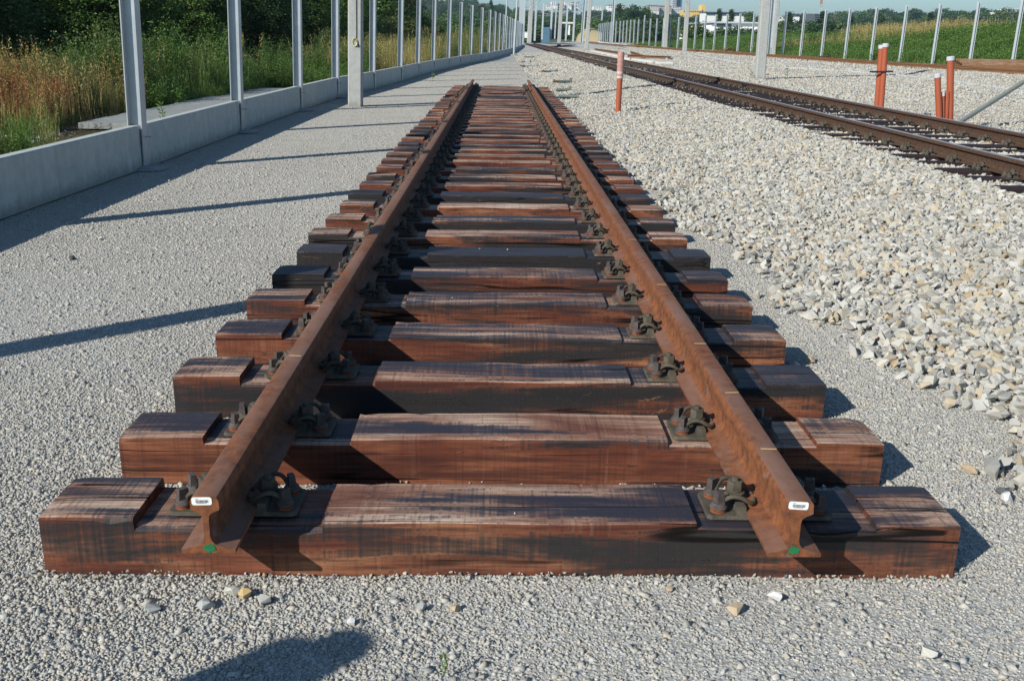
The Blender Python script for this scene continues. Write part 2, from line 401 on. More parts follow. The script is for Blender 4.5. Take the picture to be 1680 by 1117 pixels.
def sheet(name, xs, ys, zf, mat, kind='structure', clip=None):
    X, Y = np.meshgrid(xs, ys); Z = zf(X, Y); V = np.stack([X.ravel(), Y.ravel(), Z.ravel()], 1); nx = len(xs)
    Fc = [(j*nx+i, j*nx+i+1, (j+1)*nx+i+1, (j+1)*nx+i) for j in range(len(ys)-1) for i in range(nx-1)]
    o = link(name, mesh_from(name, V, Fc, mat, smooth=True)); o['kind'] = kind; return o
gx = np.concatenate([[-4000, -1500, -600, -250, -100, -60, -40, -25], np.arange(-15, 16, .5), [20, 30, 45, 70, 120, 250, 600, 1500, 4000]])
gy = np.concatenate([[-300, -60, -20, -8], np.arange(-4, 40, .5), np.arange(40, 120, 4), [140, 170, 220, 300, 450, 700, 1100, 2000, 4000, 8000]])
sheet('ground', gx, gy, lambda X, Y: -.005+.003*np.sin(X*1.1+.3*Y)*np.sin(Y*.9)*(np.abs(X) < 14)-.03*(np.abs(X) > 15), 'fine_gravel')
bx = np.concatenate([np.arange(1.2, 8.6, .12), np.arange(9, 30, .5)]); by = np.concatenate([np.arange(0, 30, .25), np.arange(30, 212, 1.5)])
o = sheet('ballast_bed', bx, by, bed_z, 'ballast_base')
# verge behind the left wall
WALL = ([-4, 2.8, 7.2, 11, 15.3, 20, 24.3, 28.4, 34.1, 41.8, 47.7, 55.5, 59.8, 66.5, 74.8, 90, 110, 140, 175], [-4.15, -4.12, -4.08, -4.03, -4.05, -4.03, -3.97, -3.65, -3.32, -3.0, -2.5, -1.97, -1.43, -.83, -.26, .7, 1.7, 3.0, 3.9])
def wall_x(y): return lerp(y, *WALL)
vy = np.concatenate([np.arange(-6, 60, .6), np.arange(60, 190, 4)]); 
def verge():
    V = []; Fc = []; cols = [-.12, -.5, -1, -1.5, -2.2, -3, -4, -6, -9, -14, -22, -40, -90]
    for y in vy:
        wx = float(wall_x(y))
        for c in cols:
            V.append((wx+c, y, .05+.07*min(1, -c/2)+.05*math.sin(y*1.7+c*2.1)*(1 if c < -1 else .2)))
    n = len(cols)
    for j in range(len(vy)-1):
        for i in range(n-1): Fc.append((j*n+i+1, j*n+i, (j+1)*n+i, (j+1)*n+i+1))
    o = link('verge_soil', mesh_from('verge_soil', V, Fc, 'verge_soil', smooth=True)); o['kind'] = 'structure'
verge()
# far country: gentle hills rising towards the horizon
def far_z(X, Y):
    az = np.arctan2(X, Y)
    h = np.interp(az, [-1.2, -.4, -.12, -.04, 0.02, .08, .2, .35, .6, 1.2], [46, 46, 44, 30, 24, 17, 15, 20, 30, 30])
    k = np.clip((np.hypot(X, Y)-260)/900, 0, 1)
    return -1+k*k*(3-2*k)*h*1.05+1.5*np.sin(X*.012)*np.sin(Y*.009+1)*k
hx = np.concatenate([np.linspace(-2200, -500, 18), np.linspace(-450, 900, 60), np.linspace(950, 2600, 20)]); hy = np.concatenate([np.linspace(215, 1300, 60), np.linspace(1350, 3000, 14)])
sheet('hills', hx, hy, far_z, 'far_field')
# grassed embankment on the right
def bank_z(t, y):
    h = lerp(y, [30, 60, 69, 77, 92, 118, 135, 150], [2.1, 1.95, 1.8, 1.6, 1.35, 1.15, .6, .1]); s = np.clip(t/6.5, 0, 1); s2 = s*s*(3-2*s)
    return .12+(h-.12)*s2-.06*np.clip(t-7, 0, 30)
def bank():
    ys = np.arange(20, 152, 1.0); ts = np.concatenate([np.arange(-.5, 8, .5), np.arange(8, 40, 2.5)]); V = []; Fc = []
    for y in ys:
        x0 = float(fence_x(y))+1.0
        for t in ts: V.append((x0+t, y, float(bank_z(t, y))+.12*math.sin(y*.8+t)*math.sin(t*1.3+y*.35)*(1 if t > 0 else 0)))
    n = len(ts)
    for j in range(len(ys)-1):
        for i in range(n-1): Fc.append((j*n+i, j*n+i+1, (j+1)*n+i+1, (j+1)*n+i))
    o = link('embankment', mesh_from('embankment', V, Fc, 'grass_bank', smooth=True)); o['kind'] = 'structure'
bank()

# ------------------------------------------------------------------ the loose track panel
HALF = [(-.0705, 0), (-.0705, .0105), (-.046, .0155), (-.020, .024), (-.0105, .036), (-.0078, .050), (-.0078, .100), (-.0105, .110), (-.0185, .117), (-.0365, .125), (-.0375, .129), (-.0365, .152), (-.0315, .1605), (-.021, .164), (-.006, .165)]
PROFILE = HALF+[(-x, z) for x, z in reversed(HALF)]
def rail_mesh(name, length, mat, seg=1):
    mb = MB(); n = len(PROFILE)
    V = []
    for k in range(seg+1):
        V += [(x, length*k/seg, z) for x, z in PROFILE]
    Fc = []
    for k in range(seg):
        for i in range(n): Fc.append((k*n+i, k*n+(i+1) % n, (k+1)*n+(i+1) % n, (k+1)*n+i))
    Fc += [tuple(range(n)), tuple(range(seg*n, (seg+1)*n))]
    mb._add(V, Fc); return smooth_by_angle(mb.mesh(name, mat), 28)
CEN, FOOT_Z = .022, .168
RAILX = (-.752, .792)
PAN = empty('track_panel', (0, 2.27, 0)); tag(PAN, 'loose panel of rusty rails on dark creosoted timber sleepers lying on grey gravel', 'track panel')
def P(o): o.parent = PAN; o.location = Vector(o.location)-Vector((0, 2.27, 0)); return o

def sleeper_mesh(idx, L=2.60, W=.244, Ht=.167, rec=True):
    r = random.Random(100+idx)
    xs = set(np.round(np.arange(-L/2, L/2+.001, .05), 3)); xs |= {-L/2, L/2}
    cuts = [-1.02+r.uniform(-.02, .02), -.50+r.uniform(-.03, .02), .53+r.uniform(-.02, .03), 1.05+r.uniform(-.02, .02)]
    xs = sorted([x for x in xs if all(abs(x-c) > .012 for c in cuts)]+[c-.001 for c in cuts]+[c+.001 for c in cuts])
    dep = [r.uniform(.014, .022), r.uniform(.007, .012)]
    ph = [r.uniform(0, 6) for _ in range(6)]
    def zt(x):
        z = Ht+.0025*math.sin(x*2.3+ph[0])+.0015*math.sin(x*7+ph[1])
        if rec:
            if cuts[0] < x < cuts[1]: z = Ht-dep[0]*.5-.010
            elif cuts[2] < x < cuts[3]: z = Ht-dep[1]*.5-.012
            elif x <= cuts[0]: z += dep[0]*.45
        return z
    V = []; Fc = []
    for x in xs:
        wob = .004*math.sin(x*3+ph[2])+.0025*math.sin(x*9+ph[3]); wob2 = .004*math.sin(x*2.6+ph[4])+.002*math.sin(x*11+ph[5])
        z = zt(x); cf = .004+.007*max(0, math.sin(x*1.9+ph[1]))**2+.003*r.random(); cb = .004+.006*max(0, math.sin(x*2.7+ph[3]))**2+.003*r.random()
        if r.random() < .09: cf += r.uniform(.005, .014)
        if r.random() < .07: cb += r.uniform(.005, .014)
        inset = .0
        if abs(abs(x)-L/2) < 1e-6: inset = .004
        y0 = -W/2+wob+inset; y1 = W/2+wob2-inset; z0 = 0.0; zz = z-inset
        ring = [(y0, z0), (y1, z0), (y1, zz-cb), (y1-cb*.35, zz-cb*.3), (y1-cb, zz), (0, zz+.001), (y0+cf, zz), (y0+cf*.35, zz-cf*.3), (y0, zz-cf)]
        V += [(x, a, b) for a, b in ring]
    n = 9
    for k in range(len(xs)-1):
        for i in range(n): Fc.append((k*n+i, (k+1)*n+i, (k+1)*n+(i+1) % n, k*n+(i+1) % n))
    Fc += [tuple(range(n)), tuple(reversed(range((len(xs)-1)*n, len(xs)*n)))]
    return V, Fc
# fastening pieces, local frame: x away from the rail (0 = foot edge), y along the rail, z above the plate
def hexnut(mb, x, y, z0, z1, r, mi=0, ph=.3): mb.cyl((x, y, z0), (x, y, z1), r, r*.96, 6, mi, phase=ph)
def screw_part(mb, x, y, ph=0.0, mi=(0, 1)):
    mb.cyl((x, y, 0), (x, y, .006), .024, .024, 14, mi[1]); mb.cyl((x, y, .0075), (x, y, .0135), .0225, .0225, 14, mi[1])
    mb.cyl((x, y, .0135), (x, y, .020), .0262, .0235, 14, mi[0]); mb.cyl((x, y, .020), (x, y, .027), .022, .0175, 14, mi[0])
    rot = Matrix.Rotation(ph, 3, 'Z'); mb.box((x, y, .041), (.033, .022, .036), rot, mi[0], .80)
def clip_part(mb, mi=0):
    half = [(-.030, .016, .024), (-.026, .040, .024), (-.010, .060, .032), (.020, .066, .050), (.048, .060, .050), (.068, .044, .026), (.064, .022, .014), (.042, .015, .026), (.016, .014, .034), (.000, .006, .036)]
    pts = spline([Vector(p) for p in half]+[Vector((x, -y, z)) for x, y, z in reversed(half)], 3)
    mb.tube(pts, .0068, 7, mi)
def bolt_part(mb, mi=0):
    mb.cyl((.022, 0, .040), (.022, 0, .045), .024, .024, 14, mi); hexnut(mb, .022, 0, .045, .072, .0245, mi); mb.cyl((.022, 0, .0), (.022, 0, .083), .0115, .0105, 10, mi)
    mb.cyl((.022, 0, .028), (.022, 0, .034), .021, .021, 12, mi)
def plate_mesh():
    mb = MB(); pts = [(-.183, -.072), (-.170, -.082), (.170, -.082), (.183, -.072), (.183, .072), (.170, .082), (-.170, .082), (-.183, .072)]
    n = 8; V = [(x, y, 0) for x, y in pts]+[(x*.985, y*.97, .012) for x, y in pts]
    mb._add(V, [(i, (i+1) % n, n+(i+1) % n, n+i) for i in range(n)]+[tuple(range(n-1, -1, -1)), tuple(range(n, 2*n))])
    for s in (-1, 1):
        for t in (-1, 1): mb.box((s*.084, t*.052, .024), (.028, .052, .026), None, 0, .86)
    return mb
def side_mb(part):
    mb = MB()
    if part == 's': screw_part(mb, 0, 0, .5)
    if part == 'c': clip_part(mb)
    if part == 'b': bolt_part(mb)
    return mb
ME_PLATE = plate_mesh().mesh('base_plate', 'fastening_steel')
ME_SCREW = smooth_by_angle(side_mb('s').mesh('coach_screw', ['screw_steel', 'washer_rust']), 40)
ME_CLIP = smooth_by_angle(side_mb('c').mesh('rail_clip', 'fastening_steel'), 60)
ME_BOLT = smooth_by_angle(side_mb('b').mesh('clip_bolt', 'fastening_steel'), 40)
def joined_fastening():
    pm = plate_mesh()
    def side(s):
        q = MB(); screw_part(q, .088-.0675+.0, .047, .4, (1, 2)); screw_part(q, .088-.0675, -.047, 1.2, (1, 2))
        return q
    for s in (-1, 1):
        q = MB(); screw_part(q, .078, .047, .4, (1, 2)); screw_part(q, .078, -.047, 1.2, (1, 2)); clip_part(q); bolt_part(q)
        pm._add([(s*(.0675+x), y, z+.012) for x, y, z in q.V], q.F); pm.I[-len(q.F):] = q.I
    return pm
ME_FAST = joined_fastening().mesh('rail_fastening', ['fastening_steel', 'screw_steel', 'washer_rust'])
PITCH_S = .5845
tars = [.52, .42, .60, .47, .52, .56, .92, .42, .58, .42, .80, .44, .40, .55, .36, .45, .50, .66, .44, .42]
NS = 44
PY0 = 2.575
for i in range(NS):
    y = PY0+PITCH_S*i+random.uniform(-.012, .012)
    if i > 0 and i % 2 == 1: y += .004
    V, Fc = sleeper_mesh(i, W=.262 if i == 0 else .244)
    if i == 0: y += .009
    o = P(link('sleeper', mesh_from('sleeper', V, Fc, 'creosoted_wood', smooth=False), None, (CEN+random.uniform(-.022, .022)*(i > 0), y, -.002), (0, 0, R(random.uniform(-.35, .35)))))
    o['tar'] = tars[i] if i < len(tars) else random.choice([.30, .38, .42, .48, .52, .70])
    for rx in RAILX:
        if i < 15:
            pl = P(link('base_plate', ME_PLATE, None, (rx, y, FOOT_Z-.0125)))
            for s in (-1, 1):
                for t in (-1, 1):
                    a = link('coach_screw', ME_SCREW, pl, (s*(.0675+.078), t*.047, .0118)); a.rotation_euler.z = random.uniform(0, 3)
                c = link('rail_clip', ME_CLIP, pl, (s*.0675, 0, .0118)); c.rotation_euler.z = 0 if s > 0 else math.pi
                b = link('clip_bolt', ME_BOLT, pl, (s*.0675, 0, .0118)); b.rotation_euler.z = random.uniform(-.3, .3)+(0 if s > 0 else math.pi)
        else:
            P(link('rail_fastening', ME_FAST, None, (rx, y, FOOT_Z-.0125)))
RLEN = PY0+PITCH_S*(NS-1)+.30-2.27
me_r = rail_mesh('rail', RLEN, 'rail_rust', 40)
def sticker():
    mb = MB(); wx, wz, r = .0260, .0112, .0060; pts = []
    for cx, cz, a0 in ((wx-r, wz-r, 0), (-wx+r, wz-r, 90), (-wx+r, -wz+r, 180), (wx-r, -wz+r, 270)):
        for k in range(5): a = R(a0+k*22.5); pts.append((cx+r*math.cos(a), cz+r*math.sin(a)))
    mb.prism(pts, -.0008, 0.0); rr = random.Random(3); x = -.0155
    while x < .016:
        wbar = rr.choice([.0006, .0006, .0010, .0014]); mb.box((x+wbar/2, -.0010, -.0005), (wbar, .0003, .0076), None, 1); x += wbar+rr.choice([.0006, .0008, .0012])
    for k in range(9): mb.box((-.0115+k*.0028, -.0010, -.0058), (.0018, .0003, .0016), None, 1)
    for k in range(5): mb.box((-.0150+k*.0016, -.0010, .0062), (.0010, .0003, .0012), None, 1)
    return mb
def blob(seed):
    rr = random.Random(seed); mb = MB(); pts = []
    for k in range(20):
        a = 2*math.pi*k/20; q = .9+rr.uniform(-.24, .24); pts.append((.0155*q*math.cos(a), max(-.0125, .0135*q*math.sin(a))))
    return mb.prism(pts, -.0012, 0)
for j, rx in enumerate(RAILX):
    ro = P(link('rail', me_r, None, (rx, 2.27, FOOT_Z)))
    st = sticker().build('barcode_sticker', ['white_paint', 'dark_paint'], ro, (-.004 if j else -.006, -.0004, .1505), (0, R(3 if j else -1), 0))
    st['label'] = 'white sticker with a printed barcode on the sawn rail end'
    pm = blob(5+j).build('paint_mark', 'green_paint', ro, (-.003 if j else .004, -.0004, .0205 if j else .014)); pm['label'] = 'green paint dab on the sawn rail foot'
    for yy in ((.33, .80, 1.35, 2.3, 3.4) if j else (1.15,)):
        MB().box((.004, yy, .1655), (.046, .006, .0008), Matrix.Rotation(R(random.uniform(-6, 6)), 3, 'Z')).build('chalk_mark', 'yellow_chalk', ro)

# ------------------------------------------------------------------ neighbouring running track
TZ = .42; TX = (5.0, 6.53); TC = 5.765
TR = empty('railway_track', (TC, 4, 0)); tag(TR, 'in-service track with shiny brown rails bedded in pale ballast right of the loose panel', 'railway track')
me_old = rail_mesh('running_rail', 196, 'old_rail', 60)
for x in TX: link('running_rail', me_old, TR, (x-TC, 0, TZ-.165))
ME_FAST_D = joined_fastening().mesh('rail_fastening', ['fastening_steel', 'fastening_steel', 'fastening_steel'])
dark_sl = []
for k in range(6):
    V, Fc = sleeper_mesh(300+k, rec=False); dark_sl.append(mesh_from('timber_sleeper', V, Fc, 'dark_wood'))
SP2 = .62
rest = MB()
for i in range(316):
    y = 4.3+SP2*i
    if i < 298:
        o = link('timber_sleeper', dark_sl[i % 6], TR, (random.uniform(-.02, .02), y-4, TZ-.165-.0125-.158+.002)); o['tar'] = .8
    else: rest.box((0, y-4, TZ-.165-.09), (2.6, .24, .15))
    for x in TX:
        if i < 75: link('rail_fastening', ME_FAST_D, TR, (x-TC, y-4, TZ-.165-.0125))
        elif i < 150: link('base_plate', ME_PLATE, TR, (x-TC, y-4, TZ-.165-.0125))
o = rest.build('timber_sleeper', 'dark_wood', TR); o['kind'] = 'stuff'; o['tar'] = .8
# rail joints with fishplates near the marker pipe
for x in TX:
    mb = MB()
    for s in (-1, 1):
        mb.box((s*.018, 0, .075), (.016, .60, .075))
        for k in range(4): mb.cyl((s*.03, -.21+.14*k, .075), (s*.052, -.21+.14*k, .075), .016, .016, 6)
    mb.build('fishplate', 'dark_paint', TR, (x-TC, 26.6-4, TZ-.165))

# third, rusty track on the far side of the yard
T3 = empty('rusty_siding_track', (20, 30, 0)); tag(T3, 'unused rusty track in front of the right-hand row of steel posts', 'railway track')
def rail_curve(off, y0, y1, z0):
    n = len(PROFILE); ys = np.arange(y0, y1+.1, 3.0); V = []; Fc = []
    for y in ys:
        x = float(third_x(y))+off; z = float(bed_z(float(third_x(y)), y))+.03
        V += [(x+a-20, y-30, z+b) for a, b in PROFILE]
    for k in range(len(ys)-1):
        for i in range(n): Fc.append((k*n+i, k*n+(i+1) % n, (k+1)*n+(i+1) % n, (k+1)*n+i))
    Fc += [tuple(range(n)), tuple(range((len(ys)-1)*n, len(ys)*n))]
    mb = MB(); mb._add(V, Fc); return mb
for off in (0, 1.5): rail_curve(off, 30, 205, 0).build('siding_rail', 'yard_rust', T3)
ME_S3 = MB().box((0, 0, -.03), (2.5, .24, .12)).mesh('siding_sleeper', 'dark_wood')
for i in range(120):
    y = 31+.9*i; o = link('siding_sleeper', ME_S3, T3, (float(third_x(y))+.75-20, y-30, float(bed_z(float(third_x(y)), y))-.01)); o['tar'] = .6

# ------------------------------------------------------------------ noise barrier on the left
LEAN = .036
def hpost_mesh(h, w=.16, t=.012, z0=-.1):
    mb = MB()
    for s in (-1, 1): mb.box((s*(w/2-t/2), 0, (h+z0)/2), (t, w, h-z0))
    mb.box((0, 0, (h+z0)/2), (w-2*t, t*.8, h-z0-.002)); return mb
LB = empty('noise_barrier', (-4.05, 7, 0)); tag(LB, 'galvanised steel posts over a low grey concrete wall left of the gravel', 'noise barrier')
me_post = hpost_mesh(3.15).mesh('steel_post', 'galvanised')
py = [-1.6, 2.95, 7.2, 11.0, 15.35, 19.95, 24.2, 28.6, 33.6, 38.3, 43.2, 48.0, 53.0, 57.6, 62.2, 67.0, 71.6, 76.2]
y = 81.0
while y < 172: py.append(y); y += 4.7
def wdir(y): return math.atan2(float(wall_x(y+1)-wall_x(y-1)), 2.0)
disc = MB().cyl((0, 0, 0), (0, 0, .035), .27, .20, 20); me_disc = disc.mesh('concrete_footing', 'slab_concrete')
for i, y in enumerate(py):
    x = float(wall_x(y))
    p = link('steel_post', me_post, LB, (x+4.05, y-7, 0), (0, LEAN, -wdir(y)))
    if i < 12: MB().box((.115, 0, .36), (.07, .02, .012)).box((.145, 0, .36), (.010, .035, .035)).build('fixing_bolt', 'galvanised', p)
    if 3 <= i < 7: link('concrete_footing', me_disc, LB, (x+4.05+.05, y-7-.02, -.005+.004*i))
for i in range(len(py)-1):
    y0, y1 = py[i]+.018, py[i+1]-.018; x0, x1 = float(wall_x(py[i])), float(wall_x(py[i+1])); L = math.hypot(x1-x0, py[i+1]-py[i])-.03
    ang = -math.atan2(x1-x0, py[i+1]-py[i]); mb = MB(); t = .062; hh = .47
    mb.prism([(-t, 0), (-t, hh-.012), (-t+.012, hh), (t-.012, hh), (t, hh-.012), (t, 0)], -L/2, L/2)
    mb.build('concrete_panel', 'panel_concrete', LB, ((x0+x1)/2+4.05, (py[i]+py[i+1])/2-7, .012), (0, 0, ang))
# concrete cover slabs behind the wall
SL = empty('cable_trench', (-5.6, 16, .1)); tag(SL, 'concrete cable trench with grey cover slabs behind the low wall at left', 'cable trench')
for k in range(19):
    y = 14.1+k*.52; xx = float(wall_x(y))-1.2
    MB().box((0, 0, 0), (1.25, .50, .08)).build('cover_slab', 'slab_concrete', SL, (xx+5.6, y-16, .105+random.uniform(-.006, .006)), (random.uniform(-.01, .01), 0, random.uniform(-.01, .01)))

# barrier posts on the right
RB = empty('noise_barrier', (27, 53, 0)); tag(RB, 'long row of slim galvanised posts before the green embankment at right', 'noise barrier')
me_rp = hpost_mesh(3.55, .14).mesh('steel_post', 'galvanised_pale')
ry = []; y = 45.1
while y < 208: ry.append(y); y += 3.87 if y < 160 else 5.0
for i, y in enumerate(ry):
    x = float(fence_x(y)); z = float(lerp(y, *FZ))
    link('steel_post', me_rp, RB, (x-27, y-53, z+(.5 if i == 24 else 0)), (0, .012, .35))
    if i < len(ry)-1 and i != 3:
        x1 = float(fence_x(ry[i+1])); z1 = float(lerp(ry[i+1], *FZ)); L = math.hypot(x1-x, ry[i+1]-y)
        b = MB().box((0, 0, 0), (.16, L-.05, .16)).build('concrete_sill', 'white_paint' if 3 < i < 9 or 14 < i else 'slab_concrete', RB, ((x+x1)/2-27, (y+ry[i+1])/2-53, (z+z1)/2+.02), (math.atan2(z1-z, L), 0, -math.atan2(x1-x, ry[i+1]-y)))

# ------------------------------------------------------------------ masts
def cantilever(mb, z, side, reach=2.6):
    s = side
    mb.tube([(0, 0, z), (s*reach, 0, z+.5)], .035, 6); mb.tube([(0, 0, z+1.5), (s*reach, 0, z+.5)], .03, 6); mb.tube([(0, 0, z-.3), (s*reach*.9, 0, z-.35)], .025, 6)
    mb.tube([(s*reach*.3, 0, z-.32), (s*reach*.45, 0, z+.2)], .02, 6)
    mb.cyl((0, 0, z), (s*.5, 0, z+.1), .07, .07, 8)
def mast(u, v, zb, px, label, kind='concrete', h=9.0, lean=.02, arms=0, y=None, deep=1.0):
    if y is None: x, y = at_z(u, v, zb)
    else: x, _ = at_y(u, v, y)
    wd = px*y/1667.0; t = empty('catenary_mast' if kind != 'pole' else 'steel_pole', (x, y, zb)); t.rotation_euler.y = lean
    tag(t, label, 'mast' if kind != 'pole' else 'pole', 'overhead line masts along the tracks' if kind != 'pole' else None)
    mb = MB()
    if kind == 'concrete':
        w0, w1 = wd/2, wd/2*.93; n = 8; c = .16
        V = [];
        for z, q in ((-.3, w0), (h, w1)):
            for sx, sy in ((-1, -1+c), (-1+c, -1), (1-c, -1), (1, -1+c), (1, 1-c), (1-c, 1), (-1+c, 1), (-1, 1-c)): V.append((sx*q, sy*q*deep, z))
        mb._add(V, [(i, (i+1) % n, n+(i+1) % n, n+i) for i in range(n)]+[tuple(range(n-1, -1, -1)), tuple(range(n, 2*n))])
        mb.build('shaft', 'mast_concrete', t)
    elif kind == 'steel':
        for s in (-1, 1): mb.box((s*wd*.42, 0, h/2-.15), (wd*.16, wd*.8, h+.3))
        mb.box((0, 0, h/2-.15), (wd*.68, .03, h+.29)); mb.build('shaft', 'galvanised_pale', t)
    else:
        mb.cyl((0, 0, -.3), (0, 0, h), wd/2, wd/2*.8, 12); mb.build('shaft', 'galvanised_pale', t); MB().cyl((0, 0, -.05), (0, 0, .05), wd*1.6, wd*1.6, 12).build('base_ring', 'slab_concrete', t)
    if arms:
        for sd in ((-1, 1) if arms == 2 else (arms,)):
            a = MB(); cantilever(a, 6.2, sd); a.build('cantilever_arm', 'galvanised', t)
    return t, x, y, wd
t, mx, my, mw = mast(583.5, 175, 0, 22.7, 'thick concrete mast with a coiled yellow cable in front of the left wall', lean=.034)
mb = MB(); fy = -mw/2-.006
zc = at_y(583, 62, my)[1]
mb.tube([(.035, fy, 6.5), (.030, fy, 4.0), (.040, fy, zc+.02)], .008, 6); mb.build('earth_cable', 'black_rubber', t)
mb = MB(); 
for q, rr in enumerate((.055, .062)):
    mb.tube([(.005+rr*math.cos(a)*.8, fy-.008-.008*q, zc-.09+rr*1.35*math.sin(a)) for a in np.linspace(0, 2*math.pi, 20)], .006, 6)
mb.build('cable_coil', 'yellow_cable', t)
MB().tube([(.04, fy, zc+.02), (.02, fy-.01, zc-.02), (.05, fy-.01, zc-.09), (.09, fy-.01, zc-.16), (.065, fy, zc-.19)], .009, 6).build('cable_end', 'black_rubber', t)
mast(1246, 130, .10, 15.5, 'thick grey concrete mast standing right behind the in-service track, weeds at its foot', lean=-.012)
mast(1261.5, 91, .30, 8, 'pale steel mast partly hidden behind the thick concrete mast', 'steel', lean=-.005, deep=1)
mast(1268.5, 92, .30, 5.5, 'slim grey concrete mast touching the pale steel mast at its right', lean=-.005)
mast(1090.5, 80, .42, 7.3, 'concrete mast standing in the middle of the right-hand yard by the rusty beams', lean=.003)
mast(1123, 86, .36, 6.8, 'concrete mast between the rusty beams and the white hall', lean=.0)
mast(1003, 72.5, .45, 4.5, 'slim white mast left of the first of the close-set right posts', 'steel', lean=.02)
mast(962, 81.5, .22, 6.5, 'grey concrete mast just behind the vanishing running track, right of its steel twin', lean=.045)
mast(954, 74, .30, 4.5, 'pale steel mast next to the grey concrete mast behind the running track', 'steel', lean=.04, arms=-1)
mast(917, 74, .30, 6.0, 'concrete mast between the blue container and the paired masts', lean=.035, arms=-1)
mast(868, 70.8, .30, 7.6, 'broad concrete mast left of the point where the running track vanishes', lean=.04, arms=1)
mast(843, 91, .05, 3.4, 'thin white steel pole on the gravel beyond the far end of the panel', 'pole', h=7.5, lean=.05)
mast(828, 80, .05, 2.6, 'thin white steel pole beside the far end of the low wall', 'pole', h=8, lean=.035)
FM = [(852, 69, 4.5, 165), (857, 69, 5, 190), (877, 66, 3, 240), (889, 64, 2.6, 260), (903, 64, 3.0, 270), (910, 63, 2, 300), (928, 66, 2.6, 250), (940, 67, 3, 230), (985, 68, 2.2, 300)]
for k, (u, v, px, yy) in enumerate(FM):
    nm = ['slender far mast just right of the thin white poles', 'grey far mast left of the broad concrete mast', 'far mast right of the broad concrete mast', 'thin far mast left of the blue container',
          'far mast in front of the right edge of the blue container', 'thinnest far mast just right of the blue container', 'thin far mast left of the white bridge', 'far mast right of the white bridge', 'thin far mast before the pale quarry slope'][k]
    x, zb = at_y(u, v, yy); t = empty('catenary_mast', (x, yy, zb)); t.rotation_euler.y = .03; tag(t, nm, 'mast', 'overhead line masts along the tracks')
    wd = px*yy/1667; MB().box((0, 0, 4.2), (wd, wd, 8.8)).build('shaft', 'galvanised_pale', t); a = MB(); cantilever(a, 6.0, 1 if k % 2 else -1, 3.0); a.build('cantilever_arm', 'galvanised', t)
# overhead wires above the running track
for k, (xx, zz, lb) in enumerate(((5.76, 6.6, 'contact wire over the running track'), (5.76, 7.6, 'carrying cable above the contact wire of the running track'), (14, 7.4, 'overhead wire spanning the right-hand yard'))):
    pts = []
    for i, y in enumerate(np.arange(-10, 330, 10)):
        pts.append((xx+(0.0 if y < 200 else -.0), y, zz-(.45*math.sin(math.pi*((y % 50)/50)) if k else 0)))
    o = MB().tube(pts, .016, 5).build('overhead_wire', 'dark_paint'); tag(o, lb+' beyond the end of the panel', 'wire', 'overhead wires')

# ------------------------------------------------------------------ orange pipes
def pipe(name, base, top, r, label, cap=True, sleeve=False, group=None):
    base = Vector(base); top = Vector(top); t = empty(name, base); tag(t, label, 'pipe', group)
    q = (top-base); L = q.length; rot = q.to_track_quat('Z', 'Y').to_euler(); t.rotation_euler = rot
    mb = MB(); mb.cyl((0, 0, -.25), (0, 0, L*(.62 if sleeve else 1)), r, r, 24, caps=False); mb.cyl((0, 0, L*(.62 if sleeve else 1)-.002), (0, 0, -.25), r*.9, r*.9, 24, caps=False)
    if not sleeve: mb.cyl((0, 0, L-.02), (0, 0, L-.015), r*.92, r*.92, 24)
    smooth_by_angle(mb.mesh('pipe_body', 'orange_plastic')); mb.build('pipe_body', 'orange_plastic', t)
    if cap:
        mb = MB(); mb.cyl((0, 0, L-.045), (0, 0, L+.012), r*1.13, r*1.13, 24); mb.cyl((0, 0, L+.012), (0, 0, L+.02), r*1.13, r*.95, 24); mb.build('end_cap', 'grey_plastic', t)
    if sleeve:
        z = L*.60; k = 0
        while z < L-.01:
            hgt = .045; big = 1.16 if k % 2 == 0 else 1.24
            MB().cyl((0, 0, z), (0, 0, z+hgt), r*big, r*big, 24).build('sleeve_ring', ('pale_sleeve' if k in (0, 2) else 'faded_sleeve'), t); z += hgt; k += 1
    return t
bx0, bz0 = at_y(1014, 184, 19.6)
pipe('marker_pipe', (bx0, 19.6, .03), (at_y(1019, 88, 19.6)[0], 19.6, at_y(1019, 88, 19.6)[1]), .055, 'orange plastic pipe with a faded ribbed sleeve standing in the near ballast slope', False, True)
y0 = 18.7
for k, (ub, ut, vt, dy) in enumerate(((1440, 1446.5, 76, 0.06), (1447, 1453, 73.5, 0.0))):
    a = at_y(ub, 178, y0+dy); b = at_y(ut, vt, y0+dy)
    pipe('cable_duct', (a[0]-.01, y0+dy, .08), (b[0], y0+dy, b[1]), .052, ['tall capped orange pipe, left one of the strapped pair behind the running track', 'tall capped orange pipe, right one of the strapped pair behind the running track'][k], group='orange pipes behind the running track')
sx, sz = at_y(1446, 118, y0)
o = MB().box((0, 0, 0), (.40, .018, .03)).box((0, .10, 0), (.40, .018, .028)).build('strap', 'dark_paint', None, (sx, y0-.055, sz), (0, R(-2), 0)); tag(o, 'dark bar strapped across the pair of orange pipes', 'strap')
y0 = 16.5
for k, (ub, ut, vt, r, cp) in enumerate(((1545, 1538, 123, .050, True), (1550.5, 1547, 153.5, .030, True), (1555, 1554, 151, .040, False), (1561.5, 1559.5, 95, .056, True))):
    a = at_y(ub, 190, y0+.03*k); b = at_y(ut, vt, y0+.03*k)
    pipe('cable_duct', (a[0], y0+.03*k, .08), (b[0], y0+.03*k, b[1]), r, ['capped orange pipe leaning left at the edge of the cluster of four', 'shortest thin orange pipe with a small white cap in the cluster of four',
         'short uncapped orange pipe beside the tallest of the cluster of four', 'tallest capped orange pipe of the cluster of four behind the running track'][k], cp, group='orange pipes behind the running track')
